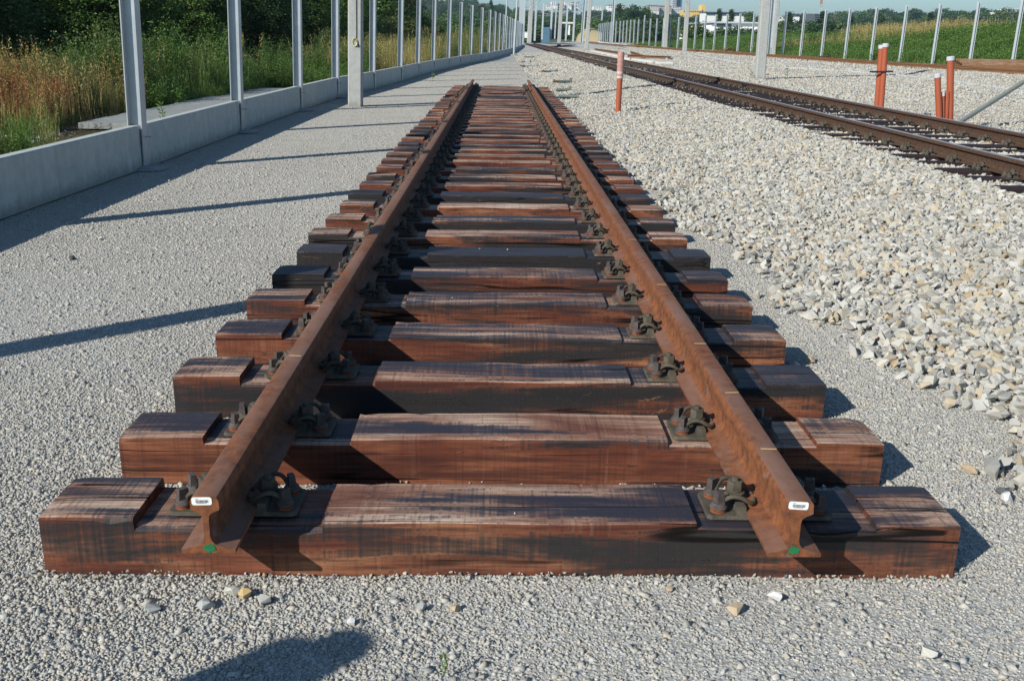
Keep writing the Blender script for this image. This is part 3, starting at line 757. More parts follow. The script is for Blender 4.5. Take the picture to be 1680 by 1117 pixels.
# slanting stay
a = at_y(1573, 197, 16.2); b = at_y(1682, 129, 18.5)
ext = Vector((b[0]-a[0], 2.3, b[1]-a[1]))*2.6
t = empty('slanting_stay', (a[0], 16.2, a[1]-.05)); tag(t, 'slanting grey green steel tube running out of the picture right of the orange pipes', 'stay')
MB().tube([(0, 0, 0), ext], [.042, .050], 12).build('tube', 'grey_pole', t)
MB().box((0, 0, -.02), (.22, .22, .05)).build('foot_plate', 'grey_pole', t)
tm = empty('catenary_mast', (a[0]+ext.x+.15, 16.2+ext.y, 0)); tag(tm, 'concrete mast outside the right edge that holds the slanting stay', 'mast'); MB().box((0, 0, 4.4), (.3, .3, 9)).build('shaft', 'mast_concrete', tm)
# pale cable along the foot of the far ballast
pts = []
for (u, v, z) in ((1120, 89, .2), (1240, 106, .16), (1320, 112, .14), (1420, 119, .12), (1520, 128, .11), (1680, 150, .10), (1760, 160, .10)):
    x, y = at_z(u, v, z); pts.append((x, y, float(bed_z(x, y))+.02))
o = MB().tube(spline(pts, 5), .035, 8).build('pale_cable', 'grey_plastic'); tag(o, 'pale cable lying along the foot of the ballast of the rusty siding', 'cable')
# dark cable loop on the ballast by the marker pipe and the shadow-like hose behind the track
pts = [at_z(u, v, .12) for u, v in ((1024, 172), (1036, 173), (1046, 168), (1056, 160), (1064, 152), (1072, 150))]
# (that dark trace is the shadow of the pipe: nothing is built for it)

# ------------------------------------------------------------------ steel offcuts on the ballast slope
def offcut(u, v, L, ang, tilt, label, rusty=False):
    x, y = at_z(u, v, .1); z = float(bed_z(x, y))+.05; wd = .10
    t = empty('steel_channel', (x, y, z), R(ang)); t.rotation_euler.x = R(tilt); tag(t, label, 'steel channel', 'steel channel offcuts on the ballast')
    MB().box((0, 0, 0), (L, wd, .008)).box((0, -wd/2, .028), (L, .008, .05)).box((0, wd/2, .028), (L, .008, .05)).build('web', 'channel_steel', t)
    MB().box((L/2-.02, 0, .05), (.04, wd*1.5, .13)).build('end_plate', 'channel_steel', t)
    if rusty: MB().box((-L/2-.07, 0, .03), (.16, .10, .04)).cyl((-L/2-.1, 0, .05), (-L/2-.1, 0, .09), .03, .03, 8).build('rusty_bracket', 'yard_rust', t)
offcut(932, 158, .50, 0, -28, 'green grey steel channel with end plate lying beside the far sleepers, nearest of the offcuts')
offcut(925, 147, .42, 12, -18, 'steel channel with yellowish edge just behind the nearest offcut')
offcut(926, 135, .50, 22, -20, 'steel channel offcut with a rusty bracket, the larger of the middle two', True)
offcut(904, 118, .60, 28, -15, 'tilted steel channel with rusty bracket between the larger one and the end of the rails', True)
offcut(869, 108, .9, 5, -10, 'long low steel channel lying beyond the right rail end')
offcut(862, 101, .7, -30, -8, 'small dark steel offcut near the thin white pole')
offcut(868, 95, .8, 30, -8, 'farthest dark steel offcut on the ballast slope')

# ------------------------------------------------------------------ rusty beams on white slabs, piles, yard clutter
def yard(u, v, z=.2): x, y = at_z(u, v, z); return x, y
def cranes():
    pass
for k, (u0, v0, u1, v1, lb) in enumerate(((975, 84, 1040, 97, 'long white concrete slab under the rusty beams, left one'), (1028, 96, 1092, 104, 'white concrete slab under the rusty beams, right one'))):
    a = at_z(u0, v0, .15); b = at_z(u1, v1, .15); L = math.hypot(b[0]-a[0], b[1]-a[1])
    o = MB().box((0, 0, 0), (.85, L, .14)).build('white_slab', 'creme_wall', None, ((a[0]+b[0])/2, (a[1]+b[1])/2, .16), (0, 0, -math.atan2(b[0]-a[0], b[1]-a[1]))); tag(o, lb, 'concrete slab')
for k, (u0, v0, u1, v1, z, lb) in enumerate(((976, 81, 1022, 88, .35, 'rusty beam lying on the left white slab'), (1035, 86, 1056, 93, .36, 'short rusty beam slanting between the white slabs'), (1030, 92, 1100, 95, .38, 'long rusty beam lying on the right white slab'))):
    a = at_z(u0, v0, z); b = at_z(u1, v1, z); t = empty('rusty_beam', ((a[0]+b[0])/2, (a[1]+b[1])/2, z-.08)); tag(t, lb, 'steel beam')
    L = math.hypot(b[0]-a[0], b[1]-a[1]); t.rotation_euler.z = -math.atan2(b[0]-a[0], b[1]-a[1])
    MB().box((0, 0, .15), (.2, L, .03)).box((0, 0, .075), (.03, L, .12)).box((0, 0, 0), (.2, L, .03)).build('beam', 'yard_rust', t)
    MB().box((.0, L/2-.1, .03), (.7, .12, .08), Matrix.Rotation(R(25), 3, 'Z')).build('cross_plate', 'galvanised', t)
x, y = at_z(1084, 104, .12); o = MB().cyl((0, 0, 0), (0, 0, .10), .5, .5, 24).cyl((0, 0, .10), (0, 0, .13), .42, .42, 24).build('manhole_cover', 'slab_concrete', None, (x, y, .1)); tag(o, 'round grey concrete manhole cover below the right white slab', 'manhole cover')
# dark timber pile
t = empty('timber_pile', (*yard(1305, 93, .2), .2)); tag(t, 'low pile of dark old timber sleepers in front of the steel posts', 'timber pile')
for k in range(13):
    MB().box((0, 0, 0), (2.6 if k < 12 else 5.2, .25, .15)).build('old_sleeper', 'dark_wood', t, (-1.2+(k % 5)*.9+random.uniform(-.3, .3), random.uniform(-.5, .9), .08+.16*(k//5) if k < 12 else .62), (0, R(random.uniform(-3, 3)), R(random.uniform(-25, 25))))
t = empty('timber_pile', (*yard(1400, 99, .2), .2)); tag(t, 'flat scatter of dark timber between the timber pile and the strapped pipes', 'timber pile')
for k in range(9): MB().box((0, 0, 0), (1.3, .25, .15)).build('old_sleeper', 'dark_wood', t, (-2.6+k*.62, random.uniform(-.2, .2), .07+.1*(k % 2)), (0, 0, R(random.uniform(-40, 40))))
# rusted sheet piles at the right edge
t = empty('sheet_pile_stack', (0, 0, 0)); tag(t, 'stack of rusty brown sheet piles behind the siding at the right edge', 'steel stack')
xa, ya = at_z(1590, 113, .25)
for k in range(4):
    mb = MB(); L = 11.0; pts = [(-.3, 0), (-.22, .28), (-.08, .40), (.08, .40), (.22, .28), (.3, 0), (.24, 0), (.17, .24), (.06, .345), (-.06, .345), (-.17, .24), (-.24, 0)]
    mb.prism(pts, -L/2, L/2); mb.build('sheet_pile', 'yard_rust', t, (xa+4.6+.1*k, ya-.4+.45*k-1.2, .18+.05*k), (0, 0, R(82)))
o = MB().tube([(xa+3.5, ya-3.0, .55), (xa+5, ya-2.4, .95), (xa+7, ya-2.4, 1.05), (xa+9, ya-2.2, 1.15)], .05, 7).build('dark_hose', 'black_rubber'); tag(o, 'dark hose draped over the rusty sheet piles', 'hose')
# rusty heaps near the siding
def heap(u, v, w_, h_, mat, label, n=26, name='scrap_heap'):
    x, y = at_z(u, v, .3); z = float(bed_z(min(x, 24), y)); t = empty(name, (x, y, z)); tag(t, label, 'scrap heap'); rr = random.Random(int(u)); mb = MB()
    for k in range(n):
        a = rr.uniform(-1, 1); mb.box((a*w_/2, rr.uniform(-.4, .4), rr.uniform(.05, h_*(1-a*a)+.08)), (rr.uniform(.3, .9), .12, .08), Matrix.Rotation(rr.uniform(-.6, .6), 3, 'Z') @ Matrix.Rotation(rr.uniform(-.4, .4), 3, 'Y'))
    mb.build('scrap', mat, t)
heap(1210, 88, 4.5, .45, 'yard_rust', 'rusty scrap heap right of the grey cable drums'); heap(1065, 79, 7, .4, 'yard_rust', 'long rusty heap at the foot of the close-set posts'); heap(1178, 82, 2, .25, 'clinker', 'small reddish heap beside the grey wooden box')
x, y = yard(1162, 82, .3); t = empty('wooden_crate', (x, y, float(bed_z(x, y)))); tag(t, 'brown grey crate in front of the steel posts near the white hall', 'crate')
mb = MB(); mb.box((0, 0, .4), (1.5, .9, .8)); mb.build('crate_body', 'clinker', t)
for k in range(4): MB().box((0, -.47, .12+.2*k), (1.5, .04, .14)).build('board', 'clinker', t)
x, y = yard(1190, 84, .3); t = empty('steel_rack', (x, y, float(bed_z(x, y)))); tag(t, 'galvanised rack with bright fittings right of the crate', 'rack'); mb = MB()
for sx in (-1, 1):
    for sy in (-1, 1): mb.box((sx*.8, sy*.4, .45), (.06, .06, .9))
for zz in (.1, .45, .88): mb.box((0, .4, zz), (1.66, .05, .05)).box((0, -.4, zz), (1.66, .05, .05))
mb.build('frame', 'galvanised_pale', t); mb = MB()
for k in range(6): mb.cyl((-.6+.24*k, -.2, .25), (-.6+.24*k, .3, .35), .12, .12, 10)
mb.build('fitting', 'galvanised', t)
x, y = yard(1144, 81, .3); t = empty('blue_sack', (x, y, float(bed_z(x, y)))); tag(t, 'small blue tarpaulin bundle left of the crate', 'bundle'); mb = MB()
mb._add([(a*.8, b*.4, (.35-.25*abs(a)-.1*abs(b))*(1+.3*math.sin(5*a+3*b))) for a in (-1, -.5, 0, .5, 1) for b in (-1, 0, 1)], [(i*3+j, (i+1)*3+j, (i+1)*3+j+1, i*3+j+1) for i in range(4) for j in range(2)]); mb.build('tarpaulin', 'blue_metal', t)
x, y = at_z(890, 67, .35); t = empty('buffer_deck', (905-905+9.5, 165, .5)); tag(t, 'dark flat deck beside the vanishing running track', 'deck'); MB().box((0, 0, .05), (4.2, 22, .12)).build('deck_plate', 'dark_roof', t)

# ------------------------------------------------------------------ made-up caster outside the frame, added only for the shadow at bottom left
def sx_(p, z): return (p[0]-z*math.sin(az)/math.tan(el), p[1]-z*math.cos(az)/math.tan(el))
t = empty('shadow_caster', (-2.20, .32, 0)); tag(t, 'unseen stand-in left of the viewpoint, added to cast the bottom left shadow', 'shadow caster')
MB().cyl((0, 0, 0), (0, 0, 1.3), .07, .07, 14).build('post', 'galvanised', t)  # stem of the added caster
mb = MB(); mb.cyl((-.10, .06, 1.22), (-.10, .06, 1.56), .10, .07, 16); mb.cyl((-.21, .05, 1.18), (-.21, .05, 1.54), .11, .07, 14); mb.cyl((-.34, -.02, 1.10), (-.34, -.02, 1.42), .12, .08, 14); mb.box((-.15, .02, 1.2), (.4, .1, .06)); mb.build('caster_lobes', 'grey_plastic', t)  # rounded lobes shaped only to give the shadow its outline

# ------------------------------------------------------------------ scattering
def src_collection(name, meshes):
    c = bpy.data.collections.new(name)
    for i, m in enumerate(meshes):
        o = bpy.data.objects.new('%s_%02d' % (name, i), m); c.objects.link(o)
    return c
def scatter(name, pts, rots, scl, idx, coll, label=None, kind='stuff'):
    n = len(pts); me = bpy.data.meshes.new(name); me.vertices.add(n); me.vertices.foreach_set('co', np.asarray(pts, 'f').ravel())
    for an, ty, dat in (('rot', 'FLOAT_VECTOR', rots), ('scl', 'FLOAT_VECTOR', scl)):
        a = me.attributes.new(an, ty, 'POINT'); a.data.foreach_set('vector', np.asarray(dat, 'f').ravel())
    a = me.attributes.new('idx', 'INT', 'POINT'); a.data.foreach_set('value', np.asarray(idx, 'i'))
    o = link(name, me); o['kind'] = kind
    if label: o['label'] = label
    ng = bpy.data.node_groups.new(name+'_nodes', 'GeometryNodeTree'); ng.interface.new_socket('Geometry', in_out='INPUT', socket_type='NodeSocketGeometry'); ng.interface.new_socket('Geometry', in_out='OUTPUT', socket_type='NodeSocketGeometry')
    N = ng.nodes; L = ng.links; gi = N.new('NodeGroupInput'); go = N.new('NodeGroupOutput'); iop = N.new('GeometryNodeInstanceOnPoints'); ci = N.new('GeometryNodeCollectionInfo')
    ci.inputs[0].default_value = coll; ci.inputs[1].default_value = True; ci.inputs[2].default_value = True
    L.new(gi.outputs[0], iop.inputs['Points']); L.new(ci.outputs[0], iop.inputs['Instance']); iop.inputs['Pick Instance'].default_value = True
    def na(nm, ty):
        q = N.new('GeometryNodeInputNamedAttribute'); q.data_type = ty; q.inputs[0].default_value = nm; return q.outputs[0]
    L.new(na('idx', 'INT'), iop.inputs['Instance Index'])
    e2r = N.new('FunctionNodeEulerToRotation'); L.new(na('rot', 'FLOAT_VECTOR'), e2r.inputs[0]); L.new(e2r.outputs[0], iop.inputs['Rotation'])
    L.new(na('scl', 'FLOAT_VECTOR'), iop.inputs['Scale']); L.new(iop.outputs[0], go.inputs[0])
    md = o.modifiers.new('scatter', 'NODES'); md.node_group = ng; return o
def rock_mesh(seed, npts=15, mat='ballast_stone', flat=(.78, 1.0, .62)):
    r = np.random.default_rng(seed); p = r.normal(size=(npts, 3)); p /= np.linalg.norm(p, axis=1)[:, None]; p *= r.uniform(.75, 1.1, (npts, 1)); p *= np.array(flat)*.5
    bm = bmesh.new()
    for q in p: bm.verts.new(q)
    rr = bmesh.ops.convex_hull(bm, input=bm.verts); bmesh.ops.delete(bm, geom=[e for e in rr['geom_interior'] if isinstance(e, bmesh.types.BMVert)], context='VERTS')
    bmesh.ops.recalc_face_normals(bm, faces=bm.faces)
    me = bpy.data.meshes.new('rock'); bm.to_mesh(me); bm.free(); me.materials.append(M[mat]); return me
rocks = [rock_mesh(20+k, 9+k % 4*2, flat=(random.uniform(.62, .9), 1.0, random.uniform(.42, .7))) for k in range(14)]
RC = src_collection('ballast_rock', rocks)
def band(y0, y1, x0f, x1f, step, zf, smin, smax, thin=None, layers=1):
    out = []
    for lay in range(layers):
        ys = np.arange(y0, y1, step)
        for y in ys:
            xs = np.arange(x0f(y), x1f(y), step); k = len(xs)
            if k == 0: continue
            xx = xs+rng.uniform(-.55, .55, k)*step; yy = y+rng.uniform(-.55, .55, k)*step
            keep = np.ones(k, bool) if thin is None else rng.random(k) < thin(xx, yy)
            xx = xx[keep]; yy = yy[keep]; k = len(xx)
            s = smin+(smax-smin)*rng.random(k)**1.35
            out.append(np.stack([xx, yy, zf(xx, yy)+rng.uniform(-.012, .016, k)+lay*.010, s], 1))
    return np.concatenate(out)
def on_track(xx, yy):
    dy = np.abs(((yy-4.3+SP2/2) % SP2)-SP2/2); ins = np.abs(xx-TC) < 1.30
    rail = (np.abs(xx-TX[0]) < .10) | (np.abs(xx-TX[1]) < .10)
    p = np.ones_like(xx); p = np.where(ins & (dy < .14), .03, p); return np.where(rail, np.where(dy < .2, 0, .5), p)
def prob_slope(xx, yy):
    t = toe(yy)+.10*np.sin(yy*2.1)+.07*np.sin(yy*5.3+1); q = np.clip((xx-t+.26)/.34, 0, 1); return q**1.5*on_track(xx, yy)
def zslope(x, y):
    return np.maximum(bed_z(x, y), 0)+.008
A = band(2.2, 9, lambda y: float(toe(y))-.45, lambda y: 4.3+(y-2)*.33, .044, zslope, .042, .100, prob_slope, 2)
B = band(9, 18, lambda y: float(toe(y))-.4, lambda y: 7.4, .046, zslope, .046, .095, prob_slope, 2)
C_ = band(18, 40, lambda y: float(toe(y))-.4, lambda y: 7.4, .055, zslope, .05, .085, prob_slope, 1)
D = band(40, 90, lambda y: float(toe(y))-.4, lambda y: 7.4, .11, zslope, .09, .15, prob_slope, 1)
E_ = band(9, 24, lambda y: 7.4, lambda y: min(7.4+(y-9)*1.3, y*.56), .052, zslope, .035, .065, None, 1)
F_ = np.concatenate([band(24, 50, lambda y: 7.4, lambda y: min(24, y*.56), .10, zslope, .07, .12, None, 1), band(50, 130, lambda y: 7.4, lambda y: float(fence_x(y))-.6, .19, zslope, .10, .17, None, 1)])
pts = np.concatenate([A, B, C_, D, E_, F_]); n = len(pts)
print('ballast instances', n)
s = pts[:, 3]; scl = np.stack([s*rng.uniform(.8, 1.2, n), s*rng.uniform(.8, 1.25, n), s*rng.uniform(.8, 1.15, n)], 1)
rot = np.stack([rng.normal(0, .75, n), rng.normal(0, .75, n), rng.uniform(0, 6.28, n)], 1)
scatter('ballast_stones', pts[:, :3], rot, scl, rng.integers(0, len(rocks), n), RC)

# fine gravel: tiles of real chips
def chip_tile(seed, size=.62, nchips=9000):
    r = np.random.default_rng(seed)
    base = np.array([[-1, -1, -1], [1, -1, -1], [1, 1, -1], [-1, 1, -1], [-1, -1, 1], [1, -1, 1], [1, 1, 1], [-1, 1, 1]], float)*.5
    quads = np.array([(0, 3, 2, 1), (4, 5, 6, 7), (0, 1, 5, 4), (1, 2, 6, 5), (2, 3, 7, 6), (3, 0, 4, 7)])
    V = base[None]*(1+r.uniform(-.35, .35, (nchips, 8, 3)))
    s = .0044+.0052*r.random(nchips)**2.0; big = r.random(nchips) < .022; s[big] *= 2.2
    V *= s[:, None, None]*np.stack([r.uniform(.8, 1.5, nchips), r.uniform(.7, 1.1, nchips), r.uniform(.35, .75, nchips)], 1)[:, None, :]
    a = r.normal(0, .5, nchips); b = r.normal(0, .5, nchips); c = r.uniform(0, 6.28, nchips)
    def rotm(ax, t):
        z = np.zeros_like(t); o = np.ones_like(t); C, S = np.cos(t), np.sin(t)
        m = {0: [[o, z, z], [z, C, -S], [z, S, C]], 1: [[C, z, S], [z, o, z], [-S, z, C]], 2: [[C, -S, z], [S, C, z], [z, z, o]]}[ax]
        return np.array(m).transpose(2, 0, 1)
    Rm = rotm(2, c) @ rotm(1, b) @ rotm(0, a); V = np.einsum('nij,nkj->nki', Rm, V)
    px = r.uniform(-size/2, size/2, nchips); pyy = r.uniform(-size/2, size/2, nchips); pz = r.uniform(-.001, .0035, nchips)
    V += np.stack([px, pyy, pz], 1)[:, None, :]
    Q = (quads[None]+8*np.arange(nchips)[:, None, None]).reshape(-1, 4)
    me = bpy.data.meshes.new('gravel_tile'); me.vertices.add(nchips*8); me.vertices.foreach_set('co', V.reshape(-1).astype('f'))
    me.loops.add(len(Q)*4); me.loops.foreach_set('vertex_index', Q.reshape(-1).astype('i')); me.polygons.add(len(Q)); me.polygons.foreach_set('loop_start', np.arange(0, len(Q)*4, 4, dtype='i'))
    me.materials.append(M['gravel_chip']); me.update(calc_edges=True); return me
tiles = [chip_tile(k) for k in range(4)]
TCOL = src_collection('gravel_tile', tiles)
tp = []
for y in np.arange(1.2, 62, .6):
    x0 = max(float(wall_x(y))-.3, -.62*y-.6); x1 = float(toe(y))+.6
    for x in np.arange(x0, x1, .6): tp.append((x, y, -.006))
tp = np.array(tp); n = len(tp); ro = np.zeros((n, 3)); ro[:, 2] = rng.integers(0, 4, n)*math.pi/2
print('gravel tiles', n)
scatter('gravel_chips', tp, ro, np.ones((n, 3)), rng.integers(0, 4, n), TCOL)

# loose larger stones: things of their own
LS = [(383, 966, .055, 'pale stone'), (403, 971, .045, 'ochre stone'), (250, 995, .045, 'grey flat stone'), (432, 982, .05, 'pale stone'), (1272, 975, .05, 'white grey stone'), (1207, 998, .05, 'tan flat stone'),
      (693, 992, .035, 'grey stone'), (747, 994, .035, 'tan stone'), (338, 990, .05, 'grey stone'), (1590, 770, .07, 'tan stone'), (1648, 806, .055, 'dark flat stone'), (1652, 816, .06, 'white flat stone'),
      (1525, 1068, .05, 'pale stone'), (577, 1016, .03, 'white stone'), (1098, 962, .03, 'tan stone'), (1330, 590, .06, 'tan stone'), (1305, 598, .05, 'grey stone'), (118, 423, .06, 'dark stone'), (166, 390, .05, 'pale stone')]
SPOT = ['left of a smaller ochre one below the left end of the front sleeper', 'right of a pale one below the left end of the front sleeper', 'well to the left on the gravel in the foreground', 'just right of the ochre stone in the foreground', 'below the green dab of the right rail',
        'in the gravel below the inner side of the right rail', 'left of a tan one below the middle of the front sleeper', 'right of a grey one below the middle of the front sleeper', 'between the left foreground stones', 'right of the second sleeper', 'leaning against a white one at the right edge',
        'in front of the dark flat one at the right edge', 'near the bottom right corner', 'small and bright in the middle foreground', 'right up against the front sleeper, near the right rail', 'in the strip between sleepers and ballast, right of a grey one', 'in the strip between sleepers and ballast, left of a tan one', 'on the gravel in front of the left wall shadow', 'beside the edge of the left wall shadow']
for k, (u, v, sz, lb) in enumerate(LS):
    x, y = at_z(u, v, .012); me = rock_mesh(500+k, 16, 'loose_stone', (.9, 1.0, .65)); o = link('stone', me, None, (x, y, sz*.22), (random.uniform(-.3, .3), random.uniform(-.3, .3), random.uniform(0, 6)))
    o.scale = (sz*1.15, sz*.95, sz); tag(o, lb+' '+SPOT[k], 'stone', 'larger stones loose on the gravel')
    tint = {'ochre': (.50, .36, .17), 'tan': (.48, .38, .26), 'dark': (.11, .115, .12), 'white': (.62, .61, .60), 'pale': (.55, .53, .47), 'grey': (.38, .39, .38)}[lb.split()[0]]
    nm = 'stone_'+lb.split()[0]
    if nm not in M: speckled(nm, tint, .22, .85, 70, .4, .003)
    me.materials[0] = M[nm]
sp_ = []; 
for i in range(10):
    yf = PY0+PITCH_S*i-.122
    for _ in range(420 if i == 0 else 60):
        x = random.uniform(-1.34, 1.38); lump = .5+.5*math.sin(x*5+i)*math.sin(x*11.3+2*i); q = random.random()**1.5; sp_.append((x, yf-.002-.05*q, .002+.009*lump*(1-q), random.uniform(.007, .019)))
    for sd_ in (-1.285, 1.33):
        for _ in range(60): q = random.random()**1.5; sp_.append((sd_+math.copysign(.05*q, sd_), yf+random.uniform(0, .25), .002+.008*(1-q), random.uniform(.007, .018)))
for _ in range(420):
    y = random.uniform(1.6, 16); sp_.append((random.uniform(-3.9, 1.9), y, .004, random.choice([.012, .016, .02, .028])))
for _ in range(500):
    y = random.uniform(5, 60); sp_.append((float(wall_x(y))+random.uniform(.08, .45), y, .004, random.choice([.015, .02, .03, .045])))
for _ in range(420):
    y = random.uniform(12.5, 18); sp_.append((float(wall_x(y))-random.uniform(1.7, 2.6), y, .12, random.choice([.03, .05, .07])))
sp_ = np.array(sp_); n = len(sp_); q_ = sp_[:, 3:4]*rng.uniform(.75, 1.25, (n, 3))
sp_mesh = [rock_mesh(800+k, 10, 'ballast_stone', (.85, 1.0, .6)) for k in range(5)]
scatter('gravel_spill', sp_[:, :3], np.stack([rng.normal(0, .5, n), rng.normal(0, .5, n), rng.uniform(0, 6.28, n)], 1), q_, rng.integers(0, 5, n), src_collection('spill_stone', sp_mesh))
# small stones lying on the sleepers
chips = [rock_mesh(700+k, 10, 'loose_stone', (1, 1, .6)) for k in range(3)]
cp = []
for i in range(22):
    for _ in range(3 if i != 12 else 22):
        if random.random() < .75 or i == 12: cp.append((random.uniform(-.45, .5), PY0+PITCH_S*i+random.uniform(-.09, .09), .162))
cp = np.array(cp); n = len(cp); ss = rng.uniform(.006, .016, n)
scatter('crumbs', cp, np.stack([rng.uniform(0, 6, n)]*3, 1), np.stack([ss]*3, 1), rng.integers(0, 3, n), src_collection('crumb', chips))

# ------------------------------------------------------------------ plants
def quads_mesh(name, C, T, B, mats, mi=None):
    """C centres, T half-length vectors, B half-width vectors -> pointed leaf quads"""
    n = len(C); V = np.empty((n, 4, 3)); V[:, 0] = C-T; V[:, 1] = C+B-T*.1; V[:, 2] = C+T; V[:, 3] = C-B-T*.1
    me = bpy.data.meshes.new(name); me.vertices.add(n*4); me.vertices.foreach_set('co', V.reshape(-1).astype('f')); me.loops.add(n*4); me.loops.foreach_set('vertex_index', np.arange(n*4, dtype='i'))
    me.polygons.add(n); me.polygons.foreach_set('loop_start', np.arange(0, n*4, 4, dtype='i'))
    for m in mats: me.materials.append(M[m])
    if mi is not None: me.polygons.foreach_set('material_index', np.asarray(mi, 'i'))
    me.update(calc_edges=True); return me
def unit(a): return a/np.maximum(np.linalg.norm(a, axis=-1, keepdims=True), 1e-6)
def leaf_cloud(name, seed, lobes, nclump, nleaf, leaf, spread, mats):
    """lobes: (cx,cy,cz,rx,ry,rz). Clumps of leaves near the lobes' surfaces, some inside"""
    r = np.random.default_rng(seed); lobes = np.array(lobes, float); vol = lobes[:, 3]*lobes[:, 4]*lobes[:, 5]; li = r.choice(len(lobes), nclump, p=vol**.7/np.sum(vol**.7))
    dd = unit(r.normal(size=(nclump, 3))); rad = r.uniform(.45, 1.05, nclump)**.6
    cc = lobes[li, :3]+dd*lobes[li, 3:]*rad[:, None]; keep = cc[:, 2] > .1; cc = cc[keep]; dd = dd[keep]; k = len(cc)
    C = cc[:, None, :]+r.normal(size=(k, nleaf, 3))*spread*np.array([1, 1, .7]); C = C.reshape(-1, 3); out = np.repeat(dd, nleaf, 0)
    nrm = unit(out*.7+r.normal(size=C.shape)*.7+np.array([0, 0, .55])); T = unit(np.cross(nrm, r.normal(size=C.shape))); B = np.cross(nrm, T)
    s = leaf*r.uniform(.6, 1.3, len(C))
    return quads_mesh(name, C, T*s[:, None]*.5, B*s[:, None]*.30, mats)
def trunk_mesh(seed, h, r0, limbs):
    rr = random.Random(seed); mb = MB(); pts = [(rr.uniform(-.1, .1)*k, rr.uniform(-.1, .1)*k, h*k/5) for k in range(6)]; mb.tube(spline(pts, 2), [r0*(1-.7*i/10) for i in range(11)], 9)
    for k in range(limbs):
        a = rr.uniform(0, 6.28); z = h*rr.uniform(.3, .8); L = h*rr.uniform(.3, .5); i = int(z/h*5)
        p0 = Vector(pts[min(i, 5)]); p0.z = z; mb.tube([p0, p0+Vector((math.cos(a)*L*.4, math.sin(a)*L*.4, L*.3)), p0+Vector((math.cos(a)*L*.8, math.sin(a)*L*.8, L*.8))], [r0*.4, r0*.25, r0*.08], 6)
    return mb.mesh('trunk', 'bark', True)
def crown_variant(k, leaf, nclump, nleaf, H=7.5, Rr=3.0, mats=('leaf_green',)):
    rr = random.Random(900+k); lobes = []
    for q in range(9):
        a = rr.uniform(0, 6.28); rad = rr.uniform(.2, .75)*Rr; z = rr.uniform(.18, .85)*H; s = rr.uniform(.35, .55)*Rr
        lobes.append((math.cos(a)*rad, math.sin(a)*rad, z, s, s, s*rr.uniform(.7, 1.1)))
    lobes.append((0, 0, H*.5, Rr*.7, Rr*.7, H*.42))
    return leaf_cloud('crown', 900+k, lobes, nclump, nleaf, leaf, .17, mats)
near_crowns = [crown_variant(k, .125, 1350, 24, mats=(['leaf_green', 'leaf_dark', 'leaf_green'][k],)) for k in range(3)]
mid_crowns = [crown_variant(10+k, .20, 800, 16, mats=(['leaf_green', 'leaf_dark', 'leaf_olive'][k],)) for k in range(3)]
trunks = [trunk_mesh(k, 6.0, .16, 5) for k in range(3)]
def tree(x, y, z, H, wid, kind, k, label, cat='tree', name='leafy_tree', group=None):
    t = empty(name, (x, y, z), random.uniform(0, 6.28)); tag(t, label, cat, group)
    cr = (near_crowns if kind == 'near' else mid_crowns)[k % 3]; c = link('crown', cr, t); c.scale = (wid/3, wid/3, H/7.5)
    tr = link('trunk', trunks[k % 3], t); tr.scale = (wid/3, wid/3, H/7.5); return t
FOREST = [(-17.0, 25, 6.5, 3.4), (-12.6, 24, 4.6, 2.5), (-15.5, 31, 6.0, 3.2), (-11.6, 29.5, 4.4, 2.4), (-14.5, 37, 6.0, 3.2), (-10.8, 35.5, 4.4, 2.4), (-13.5, 43, 6.5, 3.2), (-10.0, 42, 4.6, 2.4), (-13, 50, 6.5, 3.2), (-9.2, 49, 4.6, 2.3), (-12, 58, 7, 3.2), (-8.6, 57, 4.6, 2.2),
          (-23, 33, 9, 4), (-21, 44, 9, 4), (-19, 56, 9, 4), (-8.6, 68, 5.5, 2.6), (-9.2, 80, 7.0, 3.2), (-9.8, 95, 8.5, 3.6), (-20, 21, 7.5, 3.6), (-26, 27, 9, 4)]
FLAB = ['left of the first steel post, deep in the dark wood', 'behind the docks just left of the first steel post', 'directly behind the first steel post', 'right of the first steel post, at the front of the wood', 'midway between the first and second steel posts, set back', 'just left of the second steel post at the front of the wood',
        'behind the second steel post, set back', 'just right of the second steel post at the front of the wood', 'between the second and third steel posts, set back', 'right of the third steel post at the front', 'behind the fourth steel post, set back', 'left of the thick mast with the yellow coil, at the front',
        'rising at the back of the wood behind the first posts', 'rising at the back of the wood behind the second post', 'rising at the back of the wood behind the third post', 'right of the thick mast with the yellow coil', 'farther off, right of the thick mast', 'closing the right end of the wood', 'at the far left edge above the reddish docks', 'at the back of the wood near the left edge']
for k, (x, y, H, wd) in enumerate(FOREST):
    tree(x, y, 0, H, wd, 'near' if k < 12 or k == 18 else 'mid', k, 'broadleaf tree '+FLAB[k], group='trees of the wood behind the left wall')
